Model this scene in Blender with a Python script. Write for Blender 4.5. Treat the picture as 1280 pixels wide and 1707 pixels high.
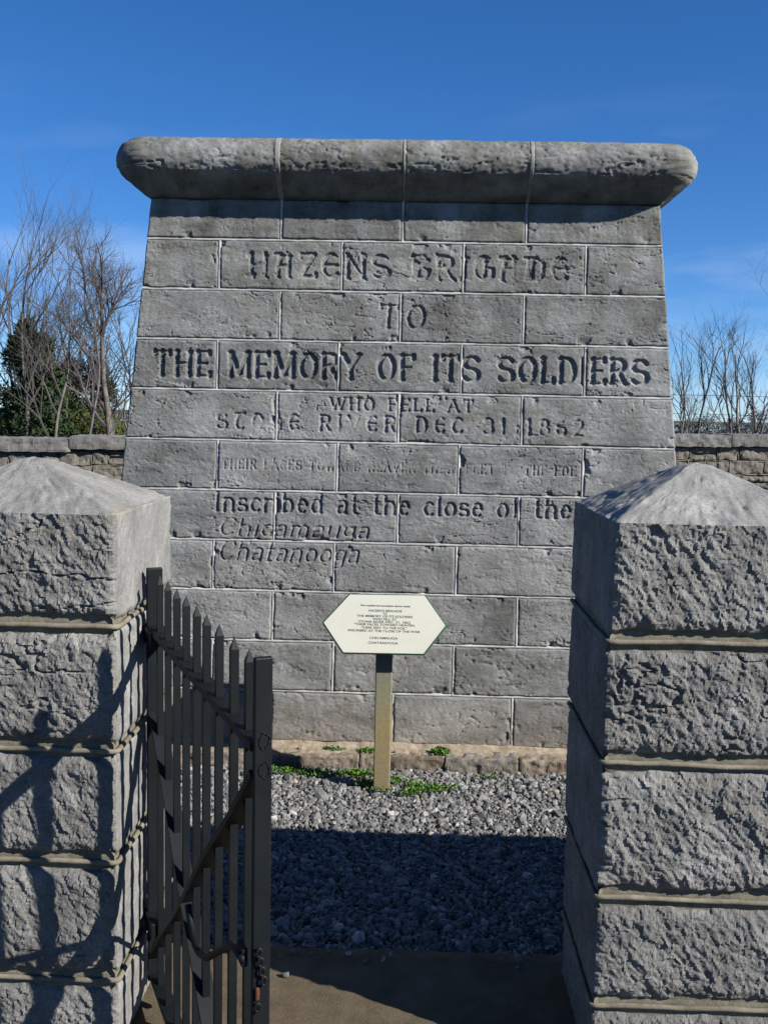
import bpy, math, random
import numpy as np
from mathutils import Vector, Matrix

scene = bpy.context.scene
for o in list(bpy.data.objects):
    bpy.data.objects.remove(o)
R = math.radians
random.seed(7)

# ------------------------------------------------------------------ camera
EYE = Vector((0, 0, 1.6974)); PITCH, YAW, ROLL = .0991, -.0271, .0204
cam_d = bpy.data.cameras.new("camera"); cam = bpy.data.objects.new("camera", cam_d)
scene.collection.objects.link(cam); scene.camera = cam
fw = Vector((math.sin(YAW)*math.cos(PITCH), math.cos(YAW)*math.cos(PITCH), -math.sin(PITCH)))
rt = Vector((math.cos(YAW), -math.sin(YAW), 0)); up = rt.cross(fw)
r2 = rt*math.cos(ROLL)+up*math.sin(ROLL); u2 = -rt*math.sin(ROLL)+up*math.cos(ROLL)
cam.matrix_world = Matrix.Translation(EYE) @ Matrix((r2, u2, -fw)).transposed().to_4x4()
cam_d.sensor_fit = 'VERTICAL'; cam_d.sensor_height = 36; cam_d.lens = 1660*36/1707
cam_d.clip_start = .05; cam_d.clip_end = 3000

# ------------------------------------------------------------------ sky, sun, exposure
AZ, EL = 63.8, 32.3          # where the sunlight goes: towards -x by AZ from +y
world = bpy.data.worlds.new("World"); scene.world = world; world.use_nodes = True
wn, wl = world.node_tree.nodes, world.node_tree.links
for n in list(wn): wn.remove(n)
sky = wn.new('ShaderNodeTexSky'); sky.sky_type = 'NISHITA'; sky.sun_disc = False
sky.sun_elevation = R(EL); sky.sun_rotation = R(180-AZ)
sky.altitude = 0; sky.air_density = .6; sky.dust_density = 0.0; sky.ozone_density = 3.0
hs = wn.new('ShaderNodeHueSaturation'); hs.inputs['Saturation'].default_value = 1.32
bg = wn.new('ShaderNodeBackground'); bg.inputs[1].default_value = .071
wo = wn.new('ShaderNodeOutputWorld')
# thin cirrus wisps low in the sky
tc = wn.new('ShaderNodeTexCoord'); mp = wn.new('ShaderNodeMapping'); mp.inputs['Scale'].default_value = (2.2, 2.2, 9)
no = wn.new('ShaderNodeTexNoise'); no.inputs['Scale'].default_value = 1.7; no.inputs['Detail'].default_value = 5
rp = wn.new('ShaderNodeValToRGB'); rp.color_ramp.elements[0].position = .47; rp.color_ramp.elements[1].position = .78
sx = wn.new('ShaderNodeSeparateXYZ'); mr = wn.new('ShaderNodeMapRange')
mr.inputs[1].default_value = .02; mr.inputs[2].default_value = .30; mr.inputs[3].default_value = .6; mr.inputs[4].default_value = 0
mu = wn.new('ShaderNodeMath'); mu.operation = 'MULTIPLY'
mx = wn.new('ShaderNodeMixRGB'); mx.inputs[2].default_value = (5.5, 6.6, 8.0, 1)
wl.new(tc.outputs['Generated'], mp.inputs[0]); wl.new(mp.outputs[0], no.inputs[0]); wl.new(no.outputs[0], rp.inputs[0])
wl.new(tc.outputs['Generated'], sx.inputs[0]); wl.new(sx.outputs[2], mr.inputs[0])
wl.new(rp.outputs[0], mu.inputs[0]); wl.new(mr.outputs[0], mu.inputs[1]); wl.new(mu.outputs[0], mx.inputs[0])
gm = wn.new('ShaderNodeGamma'); gm.inputs[1].default_value = .85
tn = wn.new('ShaderNodeMixRGB'); tn.blend_type = 'MULTIPLY'; tn.inputs[0].default_value = 1; tn.inputs[2].default_value = (.92, 1.10, 1.34, 1)
wl.new(sky.outputs[0], gm.inputs[0]); wl.new(gm.outputs[0], hs.inputs['Color']); wl.new(hs.outputs[0], tn.inputs[1]); wl.new(tn.outputs[0], mx.inputs[1]); wl.new(mx.outputs[0], bg.inputs[0]); wl.new(bg.outputs[0], wo.inputs[0])

sd = bpy.data.lights.new("sun", 'SUN'); sd.energy = 5.0; sd.angle = R(.53); sd.color = (1, .955, .89)
sun = bpy.data.objects.new("sun", sd); scene.collection.objects.link(sun)
ldir = Vector((-math.sin(R(AZ))*math.cos(R(EL)), math.cos(R(AZ))*math.cos(R(EL)), -math.sin(R(EL))))
sun.rotation_euler = ldir.to_track_quat('-Z', 'Y').to_euler(); sun.location = (6, -3, 6)
vs = scene.view_settings; scene.display_settings.display_device = 'sRGB'
vs.view_transform = 'Standard'; vs.look = 'None'; vs.exposure = 0.95; vs.gamma = 1; vs.use_curve_mapping = False

# ------------------------------------------------------------------ helpers
GZ = -.06                      # gravel level
def link(o, parent=None):
    scene.collection.objects.link(o)
    if parent: o.parent = parent
    return o
def mesh_obj(name, verts, faces, mat=None, parent=None, smooth=False):
    me = bpy.data.meshes.new(name)
    me.from_pydata([tuple(v) for v in verts] if not isinstance(verts, np.ndarray) else verts.tolist(), [], faces if not isinstance(faces, np.ndarray) else faces.tolist())
    if mat: me.materials.append(mat)
    if smooth: me.polygons.foreach_set('use_smooth', np.ones(len(me.polygons), dtype=bool))
    me.update()
    return link(bpy.data.objects.new(name, me), parent)
def empty(name, loc=(0, 0, 0)):
    o = bpy.data.objects.new(name, None); o.location = loc; o.empty_display_size = .1
    return link(o)
def tag(o, label=None, cat=None, group=None, kind=None):
    if label: o['label'] = label
    if cat: o['category'] = cat
    if group: o['group'] = group
    if kind: o['kind'] = kind
    return o
class MB:
    def __init__(s): s.v = []; s.f = []
    def box(s, a, b, bev=0):
        (x0, y0, z0), (x1, y1, z1) = a, b; n = len(s.v)
        s.v += [(x, y, z) for z in (z0, z1) for y in (y0, y1) for x in (x0, x1)]
        s.f += [tuple(n+i for i in q) for q in ((0, 2, 3, 1), (4, 5, 7, 6), (0, 1, 5, 4), (2, 6, 7, 3), (0, 4, 6, 2), (1, 3, 7, 5))]
        return s
    def tube(s, pts, rad, k=6, cap=True):
        pts = [Vector(p) for p in pts]; n0 = len(s.v)
        if not hasattr(rad, '__len__'): rad = [rad]*len(pts)
        pu = None
        for i, p in enumerate(pts):
            d = (pts[min(i+1, len(pts)-1)]-pts[max(i-1, 0)]).normalized()
            if pu is None: pu = d.orthogonal().normalized()
            pu = (pu-d*pu.dot(d)); pu = pu.normalized() if pu.length > 1e-6 else d.orthogonal().normalized()
            w = d.cross(pu)
            for j in range(k):
                a = 2*math.pi*j/k; s.v.append(tuple(p+(pu*math.cos(a)+w*math.sin(a))*rad[i]))
        for i in range(len(pts)-1):
            for j in range(k):
                a = n0+i*k+j; b = n0+i*k+(j+1) % k; s.f.append((a, b, b+k, a+k))
        if cap:
            s.f.append(tuple(n0+j for j in range(k))[::-1]); m = n0+(len(pts)-1)*k; s.f.append(tuple(m+j for j in range(k)))
        return s
    def build(s, name, mat, parent=None, smooth=False): return mesh_obj(name, s.v, s.f, mat, parent, smooth)

# numpy noise -------------------------------------------------------
def _h(i, j, k, seed):
    n = (i.astype(np.int64)*374761393 + j.astype(np.int64)*668265263 + k.astype(np.int64)*2147483647 + seed*144665) & 0xffffffff
    n = ((n ^ (n >> 13))*1274126177) & 0xffffffff
    n = ((n ^ (n >> 16))*2246822519) & 0xffffffff
    return ((n ^ (n >> 15)) & 0xffffff)/float(0xffffff)
def vnoise(x, y, z=0., seed=0):
    x, y, z = np.broadcast_arrays(np.asarray(x, float), np.asarray(y, float), np.asarray(z, float))
    i, j, k = np.floor(x), np.floor(y), np.floor(z); a, b, c = x-i, y-j, z-k
    a = a*a*a*(a*(a*6-15)+10); b = b*b*b*(b*(b*6-15)+10); c = c*c*c*(c*(c*6-15)+10)
    r = 0
    for di in (0, 1):
        for dj in (0, 1):
            for dk in (0, 1):
                r = r+_h(i+di, j+dj, k+dk, seed)*(a if di else 1-a)*(b if dj else 1-b)*(c if dk else 1-c)
    return r*2-1
def fbm(x, y, z=0., seed=0, oct=4, g=.5):
    r = 0; a = 1; t = 0
    for o in range(oct):
        r = r+a*vnoise(np.asarray(x)*2**o+o*17.3, np.asarray(y)*2**o-o*9.1, np.asarray(z)*2**o+o*3.7, seed+o); t += a; a *= g
    return r/t
def facets(u, v, seed=0, tilt=1.):
    """chiselled stone: every cell of a jittered grid is its own small tilted plane"""
    i0, j0 = np.floor(u), np.floor(v); best = np.full(u.shape, 1e9); h = np.zeros(u.shape)
    for di in (-1, 0, 1):
        for dj in (-1, 0, 1):
            i, j = i0+di, j0+dj; z = i*0
            px = i+.5+(_h(i, j, z, seed)-.5)*.95; py = j+.5+(_h(i, j, z, seed+1)-.5)*.95
            d = (u-px)**2+(v-py)**2
            hh = (_h(i, j, z, seed+2)-.5) + tilt*((_h(i, j, z, seed+3)-.5)*2*(u-px)+(_h(i, j, z, seed+4)-.5)*2*(v-py))
            m = d < best; best = np.where(m, d, best); h = np.where(m, hh, h)
    return h
def sstep(a, b, x):
    t = np.clip((x-a)/(b-a), 0, 1); return t*t*(3-2*t)

# ------------------------------------------------------------------ materials
def new_mat(name):
    m = bpy.data.materials.new(name); m.use_nodes = True
    nt = m.node_tree; b = nt.nodes['Principled BSDF']; return m, nt, b
def N(nt, t, **kw):
    n = nt.nodes.new(t)
    for k, v in kw.items():
        if k in n.inputs.keys() if isinstance(k, str) else False: n.inputs[k].default_value = v
        else: setattr(n, k, v)
    return n
def noise(nt, co, scale, detail=6, rough=.55, dist=0):
    n = nt.nodes.new('ShaderNodeTexNoise'); n.inputs['Scale'].default_value = scale; n.inputs['Detail'].default_value = detail
    n.inputs['Roughness'].default_value = rough; n.inputs['Distortion'].default_value = dist
    nt.links.new(co, n.inputs['Vector']); return n.outputs[0]
def ramp(nt, fac, stops):
    r = nt.nodes.new('ShaderNodeValToRGB'); e = r.color_ramp.elements
    while len(e) < len(stops): e.new(.5)
    for q, (p, c) in zip(e, stops):
        q.position = p; q.color = (*c, 1) if len(c) == 3 else c
    nt.links.new(fac, r.inputs[0]); return r.outputs[0]
def mixc(nt, fac, a, b, mode='MIX'):
    m = nt.nodes.new('ShaderNodeMixRGB'); m.blend_type = mode
    for i, q in ((0, fac), (1, a), (2, b)):
        if isinstance(q, (int, float)): m.inputs[i].default_value = q
        elif isinstance(q, tuple): m.inputs[i].default_value = (*q, 1)
        else: nt.links.new(q, m.inputs[i])
    return m.outputs[0]
def bump(nt, b, parts):
    prev = None
    for h, st, dist in parts:
        n = nt.nodes.new('ShaderNodeBump'); n.inputs['Strength'].default_value = st; n.inputs['Distance'].default_value = dist
        nt.links.new(h, n.inputs['Height'])
        if prev: nt.links.new(prev, n.inputs['Normal'])
        prev = n.outputs[0]
    nt.links.new(prev, b.inputs['Normal'])
def coord(nt, scale=(1, 1, 1), rot=(0, 0, 0)):
    g = nt.nodes.new('ShaderNodeNewGeometry'); m = nt.nodes.new('ShaderNodeMapping')
    m.inputs['Scale'].default_value = scale; m.inputs['Rotation'].default_value = rot
    nt.links.new(g.outputs['Position'], m.inputs[0]); return m.outputs[0]
def rnd_tone(nt, lo, hi):
    oi = nt.nodes.new('ShaderNodeObjectInfo'); mr_ = nt.nodes.new('ShaderNodeMapRange')
    mr_.inputs[3].default_value = lo; mr_.inputs[4].default_value = hi
    nt.links.new(oi.outputs['Random'], mr_.inputs[0])
    c = nt.nodes.new('ShaderNodeCombineColor')
    for i in range(3): nt.links.new(mr_.outputs[0], c.inputs[i])
    return c.outputs[0]

def mat_monument():
    m, nt, b = new_mat('weathered_limestone')
    co = coord(nt); cs = coord(nt, (1, 1, 3.2)); cv = coord(nt, (4, 4, .7))
    base = ramp(nt, noise(nt, co, 5, 8, .62), [(.28, (.155, .157, .153)), (.5, (.25, .252, .247)), (.72, (.34, .342, .336))])
    fine = ramp(nt, noise(nt, co, 160, 4, .7), [(.3, (.72, .72, .72)), (.7, (1.18, 1.18, 1.18))])
    c = mixc(nt, 1, base, fine, 'MULTIPLY')
    # brown lichen bands along the bedding, dark runs down from the cornice
    band = ramp(nt, noise(nt, cs, 6, 7, .65, .4), [(.50, (0, 0, 0)), (.68, (1, 1, 1))])
    c = mixc(nt, band, c, mixc(nt, 1, c, (.74, .72, .66), 'MULTIPLY'))
    g = nt.nodes.new('ShaderNodeNewGeometry'); s = nt.nodes.new('ShaderNodeSeparateXYZ'); nt.links.new(g.outputs['Position'], s.inputs[0])
    mr_ = nt.nodes.new('ShaderNodeMapRange'); mr_.inputs[1].default_value = 1.3; mr_.inputs[2].default_value = 2.75
    nt.links.new(s.outputs[2], mr_.inputs[0])
    run = ramp(nt, noise(nt, cv, 2.2, 6, .6), [(.40, (0, 0, 0)), (.66, (1, 1, 1))])
    f = nt.nodes.new('ShaderNodeMath'); f.operation = 'MULTIPLY'; nt.links.new(run, f.inputs[0]); nt.links.new(mr_.outputs[0], f.inputs[1])
    c = mixc(nt, f.outputs[0], c, mixc(nt, 1, c, (.66, .66, .58), 'MULTIPLY'))
    # damp brown staining in the bottom course
    mb = nt.nodes.new('ShaderNodeMapRange'); mb.inputs[1].default_value = .30; mb.inputs[2].default_value = .02; nt.links.new(s.outputs[2], mb.inputs[0])
    f2 = nt.nodes.new('ShaderNodeMath'); f2.operation = 'MULTIPLY'; nt.links.new(mb.outputs[0], f2.inputs[0]); nt.links.new(noise(nt, co, 7, 5), f2.inputs[1])
    c = mixc(nt, f2.outputs[0], c, mixc(nt, 1, c, (1.0, .80, .60), 'MULTIPLY'))
    lg = ramp(nt, noise(nt, coord(nt, (1, 1, 1.6)), 1.6, 6, .65, .5), [(.34, (.80, .80, .78)), (.64, (1.12, 1.12, 1.12))]); c = mixc(nt, 1, c, lg, 'MULTIPLY')
    c = mixc(nt, 1, c, rnd_tone(nt, .84, 1.10), 'MULTIPLY')
    nt.links.new(c, b.inputs['Base Color']); b.inputs['Roughness'].default_value = .93; b.inputs['Specular IOR Level'].default_value = .2
    # short horizontal cracks, pits, tooth
    cr = ramp(nt, noise(nt, coord(nt, (1, 1, 2.6)), 22, 7, .72, .8), [(.34, (0, 0, 0)), (.46, (1, 1, 1))])
    bump(nt, b, [(cr, .42, .005), (noise(nt, coord(nt, (1, 1, 1.8)), 80, 7, .78), .7, .006), (noise(nt, co, 300, 3, .7), .45, .0025)])
    return m
def mat_rock(name, lo, mid, hi, stren=1., fscale=1.):
    m, nt, b = new_mat(name)
    co = coord(nt); cd = coord(nt, (1, 1, .45), (.0, .5, .2))
    base = ramp(nt, noise(nt, co, 6*fscale, 9, .66, .3), [(.30, lo), (.5, mid), (.72, hi)])
    fine = ramp(nt, noise(nt, co, 140, 5, .75), [(.28, (.62, .62, .62)), (.72, (1.3, 1.3, 1.3))])
    c = mixc(nt, 1, base, fine, 'MULTIPLY')
    bn = ramp(nt, noise(nt, coord(nt, (.6, .6, 3)), 5, 6, .6, .5), [(.60, (0, 0, 0)), (.74, (1, 1, 1))])
    c = mixc(nt, bn, c, mixc(nt, 1, c, (1.0, .90, .76), 'MULTIPLY'))
    c = mixc(nt, 1, c, rnd_tone(nt, .86, 1.12), 'MULTIPLY')
    nt.links.new(c, b.inputs['Base Color']); b.inputs['Roughness'].default_value = .88; b.inputs['Specular IOR Level'].default_value = .3
    bump(nt, b, [(noise(nt, cd, 34, 8, .72, .6), .6*stren, .014), (noise(nt, co, 170, 6, .78), .7*stren, .005)])
    return m
def mat_plain(name, c0, c1, scale=30, rough=.9, bs=.3, bd=.003, spec=.2, metal=0):
    m, nt, b = new_mat(name); co = coord(nt)
    c = ramp(nt, noise(nt, co, scale, 6, .65), [(.32, c0), (.68, c1)])
    nt.links.new(c, b.inputs['Base Color']); b.inputs['Roughness'].default_value = rough; b.inputs['Specular IOR Level'].default_value = spec
    b.inputs['Metallic'].default_value = metal
    if bs: bump(nt, b, [(noise(nt, co, scale*5, 5, .7), bs, bd)])
    return m
M = {}
M['mon'] = mat_monument()
M['rock'] = mat_rock('rock_faced_limestone', (.135, .132, .123), (.21, .206, .193), (.315, .308, .288))
M['dress'] = mat_rock('dressed_limestone', (.17, .168, .158), (.24, .236, .222), (.315, .308, .288), .45, 1.5)
M['rubble'] = mat_rock('rubble_limestone', (.11, .10, .085), (.17, .155, .13), (.24, .22, .185), .8)
M['coping'] = mat_rock('coping_limestone', (.12, .118, .11), (.175, .17, .16), (.24, .235, .22), .8)
M['found'] = mat_rock('stained_foundation_stone', (.12, .088, .06), (.21, .17, .13), (.31, .27, .22), .7, 2)
M['found2'] = mat_rock('grey_foundation_stone', (.11, .10, .085), (.17, .155, .13), (.23, .215, .185), .7, 2)
M['mortar'] = mat_plain('pale_lime_mortar', (.26, .255, .235), (.56, .555, .52), 9)
M['cmortar'] = mat_plain('weathered_cornice_mortar', (.17, .165, .15), (.33, .325, .30), 14, bs=.5, bd=.004)
M['pmortar'] = mat_plain('old_pillar_mortar', (.11, .10, .07), (.21, .195, .145), 22, bs=.7, bd=.004)
M['bead'] = mat_plain('ribbon_pointing_mortar', (.13, .115, .085), (.25, .22, .165), 18, bs=.6, bd=.003)
M['tanmortar'] = mat_plain('tan_base_mortar', (.20, .15, .10), (.38, .33, .25), 22, bs=.6, bd=.006)
M['iron'] = mat_plain('black_painted_iron', (.0035, .0052, .0062), (.0075, .010, .012), 9, rough=.55, bs=.25, bd=.002, spec=.2)
M['rust'] = mat_plain('rusty_iron', (.05, .02, .01), (.15, .06, .025), 90, rough=.8, bs=.4)
nt_ = M['iron'].node_tree; b_ = nt_.nodes['Principled BSDF']; src = b_.inputs['Base Color'].links[0].from_socket
nt_.links.new(mixc(nt_, ramp(nt_, noise(nt_, coord(nt_), 26, 8, .75), [(.66, (0, 0, 0)), (.72, (1, 1, 1))]), src, (.035, .022, .015)), b_.inputs['Base Color'])
M['conc'] = None
M['cream'] = mat_plain('cream_sign_enamel', (.53, .53, .445), (.57, .57, .49), 6, rough=.5, bs=0, spec=.3)
M['green'] = mat_plain('dark_green_sign_edge', (.01, .05, .03), (.02, .085, .05), 10, rough=.5, bs=0, spec=.4)
M['ink'] = mat_plain('dark_sign_lettering', (.02, .03, .025), (.04, .05, .04), 10, rough=.6, bs=0)
M['bark'] = mat_plain('grey_bark', (.07, .062, .055), (.19, .17, .15), 8, bs=.5, bd=.01)
M['twig'] = mat_plain('twig_bark', (.075, .066, .064), (.14, .125, .118), 3, bs=0)
M['cedar'] = mat_plain('cedar_foliage', (.018, .034, .014), (.042, .066, .026), 3, bs=0)
M['brush'] = mat_plain('olive_underbrush', (.05, .075, .016), (.115, .13, .035), 1.2, bs=0)
M['farbrush_hazed'] = mat_plain('far_woodland_hazed', (.16, .185, .19), (.22, .24, .245), .8, bs=0)  # pale blue-grey: distance haze is mixed into the foliage colour
M['weed'] = mat_plain('weed_leaves', (.045, .11, .015), (.11, .22, .035), 40, rough=.6, bs=0)
M['wire'] = mat_plain('power_cable', (.03, .03, .03), (.04, .04, .04), 5, bs=0)
def mat_post():
    m, nt, b = new_mat('stained_post_paint'); co = coord(nt)
    g = nt.nodes.new('ShaderNodeNewGeometry'); s = nt.nodes.new('ShaderNodeSeparateXYZ'); nt.links.new(g.outputs['Position'], s.inputs[0])
    n_ = noise(nt, coord(nt, (6, 6, 1.2)), 3, 5, .6)
    a = nt.nodes.new('ShaderNodeMath'); a.operation = 'MULTIPLY_ADD'; a.inputs[1].default_value = .35
    nt.links.new(n_, a.inputs[0]); nt.links.new(s.outputs[2], a.inputs[2])
    c = ramp(nt, a.outputs[0], [(.08, (.25, .18, .11)), (.22, (.24, .20, .11)), (.42, (.28, .22, .10)), (.56, (.23, .225, .14)), (.74, (.19, .20, .145))])
    c = mixc(nt, 1, c, ramp(nt, noise(nt, co, 60, 5), [(.3, (.85, .85, .85)), (.7, (1.1, 1.1, 1.1))]), 'MULTIPLY')
    nt.links.new(c, b.inputs['Base Color']); b.inputs['Roughness'].default_value = .6
    bump(nt, b, [(noise(nt, coord(nt, (8, 8, .6)), 20, 4), .15, .002)]); return m
M['post'] = mat_post()
def mat_ground(name, stops, sc, bs, bd, extra=None):
    m, nt, b = new_mat(name); co = coord(nt)
    c = ramp(nt, noise(nt, co, sc, 8, .65), stops)
    sp = ramp(nt, noise(nt, co, 380, 3, .7), [(.35, (.75, .74, .72)), (.66, (1.25, 1.22, 1.18))])
    c = mixc(nt, 1, c, sp, 'MULTIPLY')
    nt.links.new(c, b.inputs['Base Color']); b.inputs['Roughness'].default_value = .95; b.inputs['Specular IOR Level'].default_value = .15
    bump(nt, b, [(noise(nt, co, 220, 5, .7), bs, bd), (noise(nt, co, 9, 4), .3, .02)]); return m
M['conc'] = mat_ground('sandy_concrete', [(.25, (.07, .054, .034)), (.5, (.12, .096, .065)), (.62, (.14, .115, .08)), (.78, (.185, .155, .115))], 9, .8, .006)
M['soil'] = mat_ground('gravel_bed_soil', [(.3, (.04, .038, .036)), (.6, (.08, .075, .07)), (.8, (.11, .105, .1))], 60, .8, .01)
M['grass'] = mat_ground('winter_grass', [(.3, (.04, .055, .02)), (.55, (.075, .08, .035)), (.75, (.12, .11, .055))], 3, .8, .03)
def mat_gravel():
    m, nt, b = new_mat('crushed_limestone'); co = coord(nt)
    at = nt.nodes.new('ShaderNodeAttribute'); at.attribute_name = 'tone'; at.attribute_type = 'GEOMETRY'
    c = ramp(nt, at.outputs['Fac'], [(0, (.07, .07, .07)), (.4, (.15, .148, .143)), (.75, (.25, .247, .238)), (.97, (.42, .41, .39)), (1, (.30, .26, .2))])
    c = mixc(nt, 1, c, ramp(nt, noise(nt, co, 120, 4), [(.3, (.8, .8, .8)), (.7, (1.15, 1.15, 1.15))]), 'MULTIPLY')
    nt.links.new(c, b.inputs['Base Color']); b.inputs['Roughness'].default_value = .85; b.inputs['Specular IOR Level'].default_value = .3
    return m
M['gravel'] = mat_gravel()

# one overall paint/stone value for the chosen exposure
for m_ in bpy.data.materials:
    nt_ = m_.node_tree; bs_ = nt_.nodes['Principled BSDF'].inputs['Base Color']
    if bs_.is_linked:
        hv_ = nt_.nodes.new('ShaderNodeHueSaturation'); hv_.inputs['Value'].default_value = .82
        src = bs_.links[0].from_socket; nt_.links.new(src, hv_.inputs['Color']); nt_.links.new(hv_.outputs[0], bs_)
# ------------------------------------------------------------------ ground
def sheet(name, x0, x1, y0, y1, z, mat, thick=0):
    mb = MB()
    if thick: mb.box((x0, y0, z-thick), (x1, y1, z))
    else: mb.v = [(x0, y0, z), (x1, y0, z), (x1, y1, z), (x0, y1, z)]; mb.f = [(0, 1, 2, 3)]
    return mb.build(name, mat)
tag(sheet('ground', -900, 900, -900, 900, GZ-.07, M['grass']), 'winter grass field around the enclosure', kind='structure')
tag(sheet('gravel_bed', -7, 7, 1.2, 9.4, GZ-.02, M['soil'], .04), 'dark soil under the gravel inside the enclosure', kind='structure')
# concrete path / gate sill with a slightly ragged far edge
def path():
    nx, ny = 90, 60; xs = np.linspace(-1.3, 1.25, nx); ys = np.linspace(-1.5, 2.92, ny)
    X, Y = np.meshgrid(xs, ys); Y2 = Y+(Y > 2.85)*0.012*fbm(X*6, 0, seed=5)
    Z = .07+.003*fbm(X*3, Y*3, seed=8)-.018*sstep(2.86, 2.92, Y)
    top = np.stack([X, Y2, Z], -1).reshape(-1, 3)
    f = [(j*nx+i, j*nx+i+1, (j+1)*nx+i+1, (j+1)*nx+i) for j in range(ny-1) for i in range(nx-1)]
    v = top.tolist(); n = len(v)
    rim = [i for i in range(nx)]+[j*nx+nx-1 for j in range(1, ny)]+[(ny-1)*nx+i for i in range(nx-2, -1, -1)]+[j*nx for j in range(ny-2, 0, -1)]
    for i in rim: v.append([v[i][0], v[i][1], GZ-.03])
    m = len(rim)
    for a in range(m): b_ = (a+1) % m; f.append((rim[b_], rim[a], n+a, n+b_))
    return mesh_obj('path', v, f, M['conc'], smooth=False)
tag(path(), 'brown sandy concrete path through the gateway', kind='structure')

def gravel():
    rng = np.random.default_rng(3)
    t = (1+5**.5)/2
    ico = np.array([(-1, t, 0), (1, t, 0), (-1, -t, 0), (1, -t, 0), (0, -1, t), (0, 1, t), (0, -1, -t), (0, 1, -t), (t, 0, -1), (t, 0, 1), (-t, 0, -1), (-t, 0, 1)])/1.902
    fc = np.array([(0, 11, 5), (0, 5, 1), (0, 1, 7), (0, 7, 10), (0, 10, 11), (1, 5, 9), (5, 11, 4), (11, 10, 2), (10, 7, 6), (7, 1, 8), (3, 9, 4), (3, 4, 2), (3, 2, 6), (3, 6, 8), (3, 8, 9), (4, 9, 5), (2, 4, 11), (6, 2, 10), (8, 6, 7), (9, 8, 1)])
    xs = []; 
    for (x0, x1, y0, y1, sp) in ((-1.75, 1.5, 2.90, 4.80, .0132), (-4, -1.75, 2.95, 4.8, .04), (1.5, 4, 2.95, 4.8, .04)):
        gx, gy = np.meshgrid(np.arange(x0, x1, sp), np.arange(y0, y1, sp))
        p = np.stack([gx.ravel(), gy.ravel()], 1)+rng.uniform(-sp*.6, sp*.6, (gx.size, 2))
        xs.append(np.column_stack([p, np.full(len(p), 1. if sp < .02 else 2.0)]))
    P = np.vstack(xs); n0_ = len(P); P = np.vstack([P, np.column_stack([rng.uniform(-1.2, 1.1, 46), 2.92-np.abs(rng.normal(0, .09, 46)), np.full(46, .8)])]); n = len(P)
    size = rng.lognormal(math.log(.0092), .36, n)*P[:, 2]
    size = np.where(rng.random(n) < .02, size*1.4, size)
    V = ico[None]*(1+rng.uniform(-.34, .30, (n, 12, 1)))
    V *= rng.uniform(.6, 1.35, (n, 1, 3))
    q = rng.normal(size=(n, 4)); q /= np.linalg.norm(q, axis=1, keepdims=True); a, b, c, d = q.T
    Rm = np.stack([1-2*(c*c+d*d), 2*(b*c-a*d), 2*(b*d+a*c), 2*(b*c+a*d), 1-2*(b*b+d*d), 2*(c*d-a*b), 2*(b*d-a*c), 2*(c*d+a*b), 1-2*(b*b+c*c)], 1).reshape(n, 3, 3)
    V = np.einsum('nij,nkj->nki', Rm, V)*size[:, None, None]
    z = GZ-.012+.012*rng.random(n)+.010*fbm(P[:, 0]*3, P[:, 1]*3, seed=4); z[n0_:] = .074
    V += np.stack([P[:, 0], P[:, 1], z], 1)[:, None, :]
    F = (fc[None]+(np.arange(n)*12)[:, None, None]).reshape(-1, 3)
    me = bpy.data.meshes.new('gravel'); V = V.reshape(-1, 3)
    me.vertices.add(len(V)); me.vertices.foreach_set('co', V.ravel())
    me.loops.add(F.size); me.loops.foreach_set('vertex_index', F.ravel().astype(np.int32))
    me.polygons.add(len(F)); me.polygons.foreach_set('loop_start', np.arange(0, F.size, 3, dtype=np.int32))
    me.polygons.foreach_set('use_smooth', np.zeros(len(F), dtype=bool))
    me.update(calc_edges=True)
    at = me.attributes.new('tone', 'FLOAT', 'POINT'); at.data.foreach_set('value', np.repeat(rng.beta(2.0, 2.6, n)+(rng.random(n) < .03)*.4, 12))
    me.materials.append(M['gravel']); o = link(bpy.data.objects.new('gravel', me))
    tag(o, 'grey crushed limestone gravel between the gateway and the monument', kind='stuff')
gravel()

# ------------------------------------------------------------------ monument
XC, YF, BAT = -.071, 4.906, .0878
CH, Z10, SP, HW0 = .253, .2794, .6154, 1.525
def zrow(k): return Z10+(10-k)*CH            # top edge of course k+1
def hw(z): return HW0-BAT*z

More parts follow.
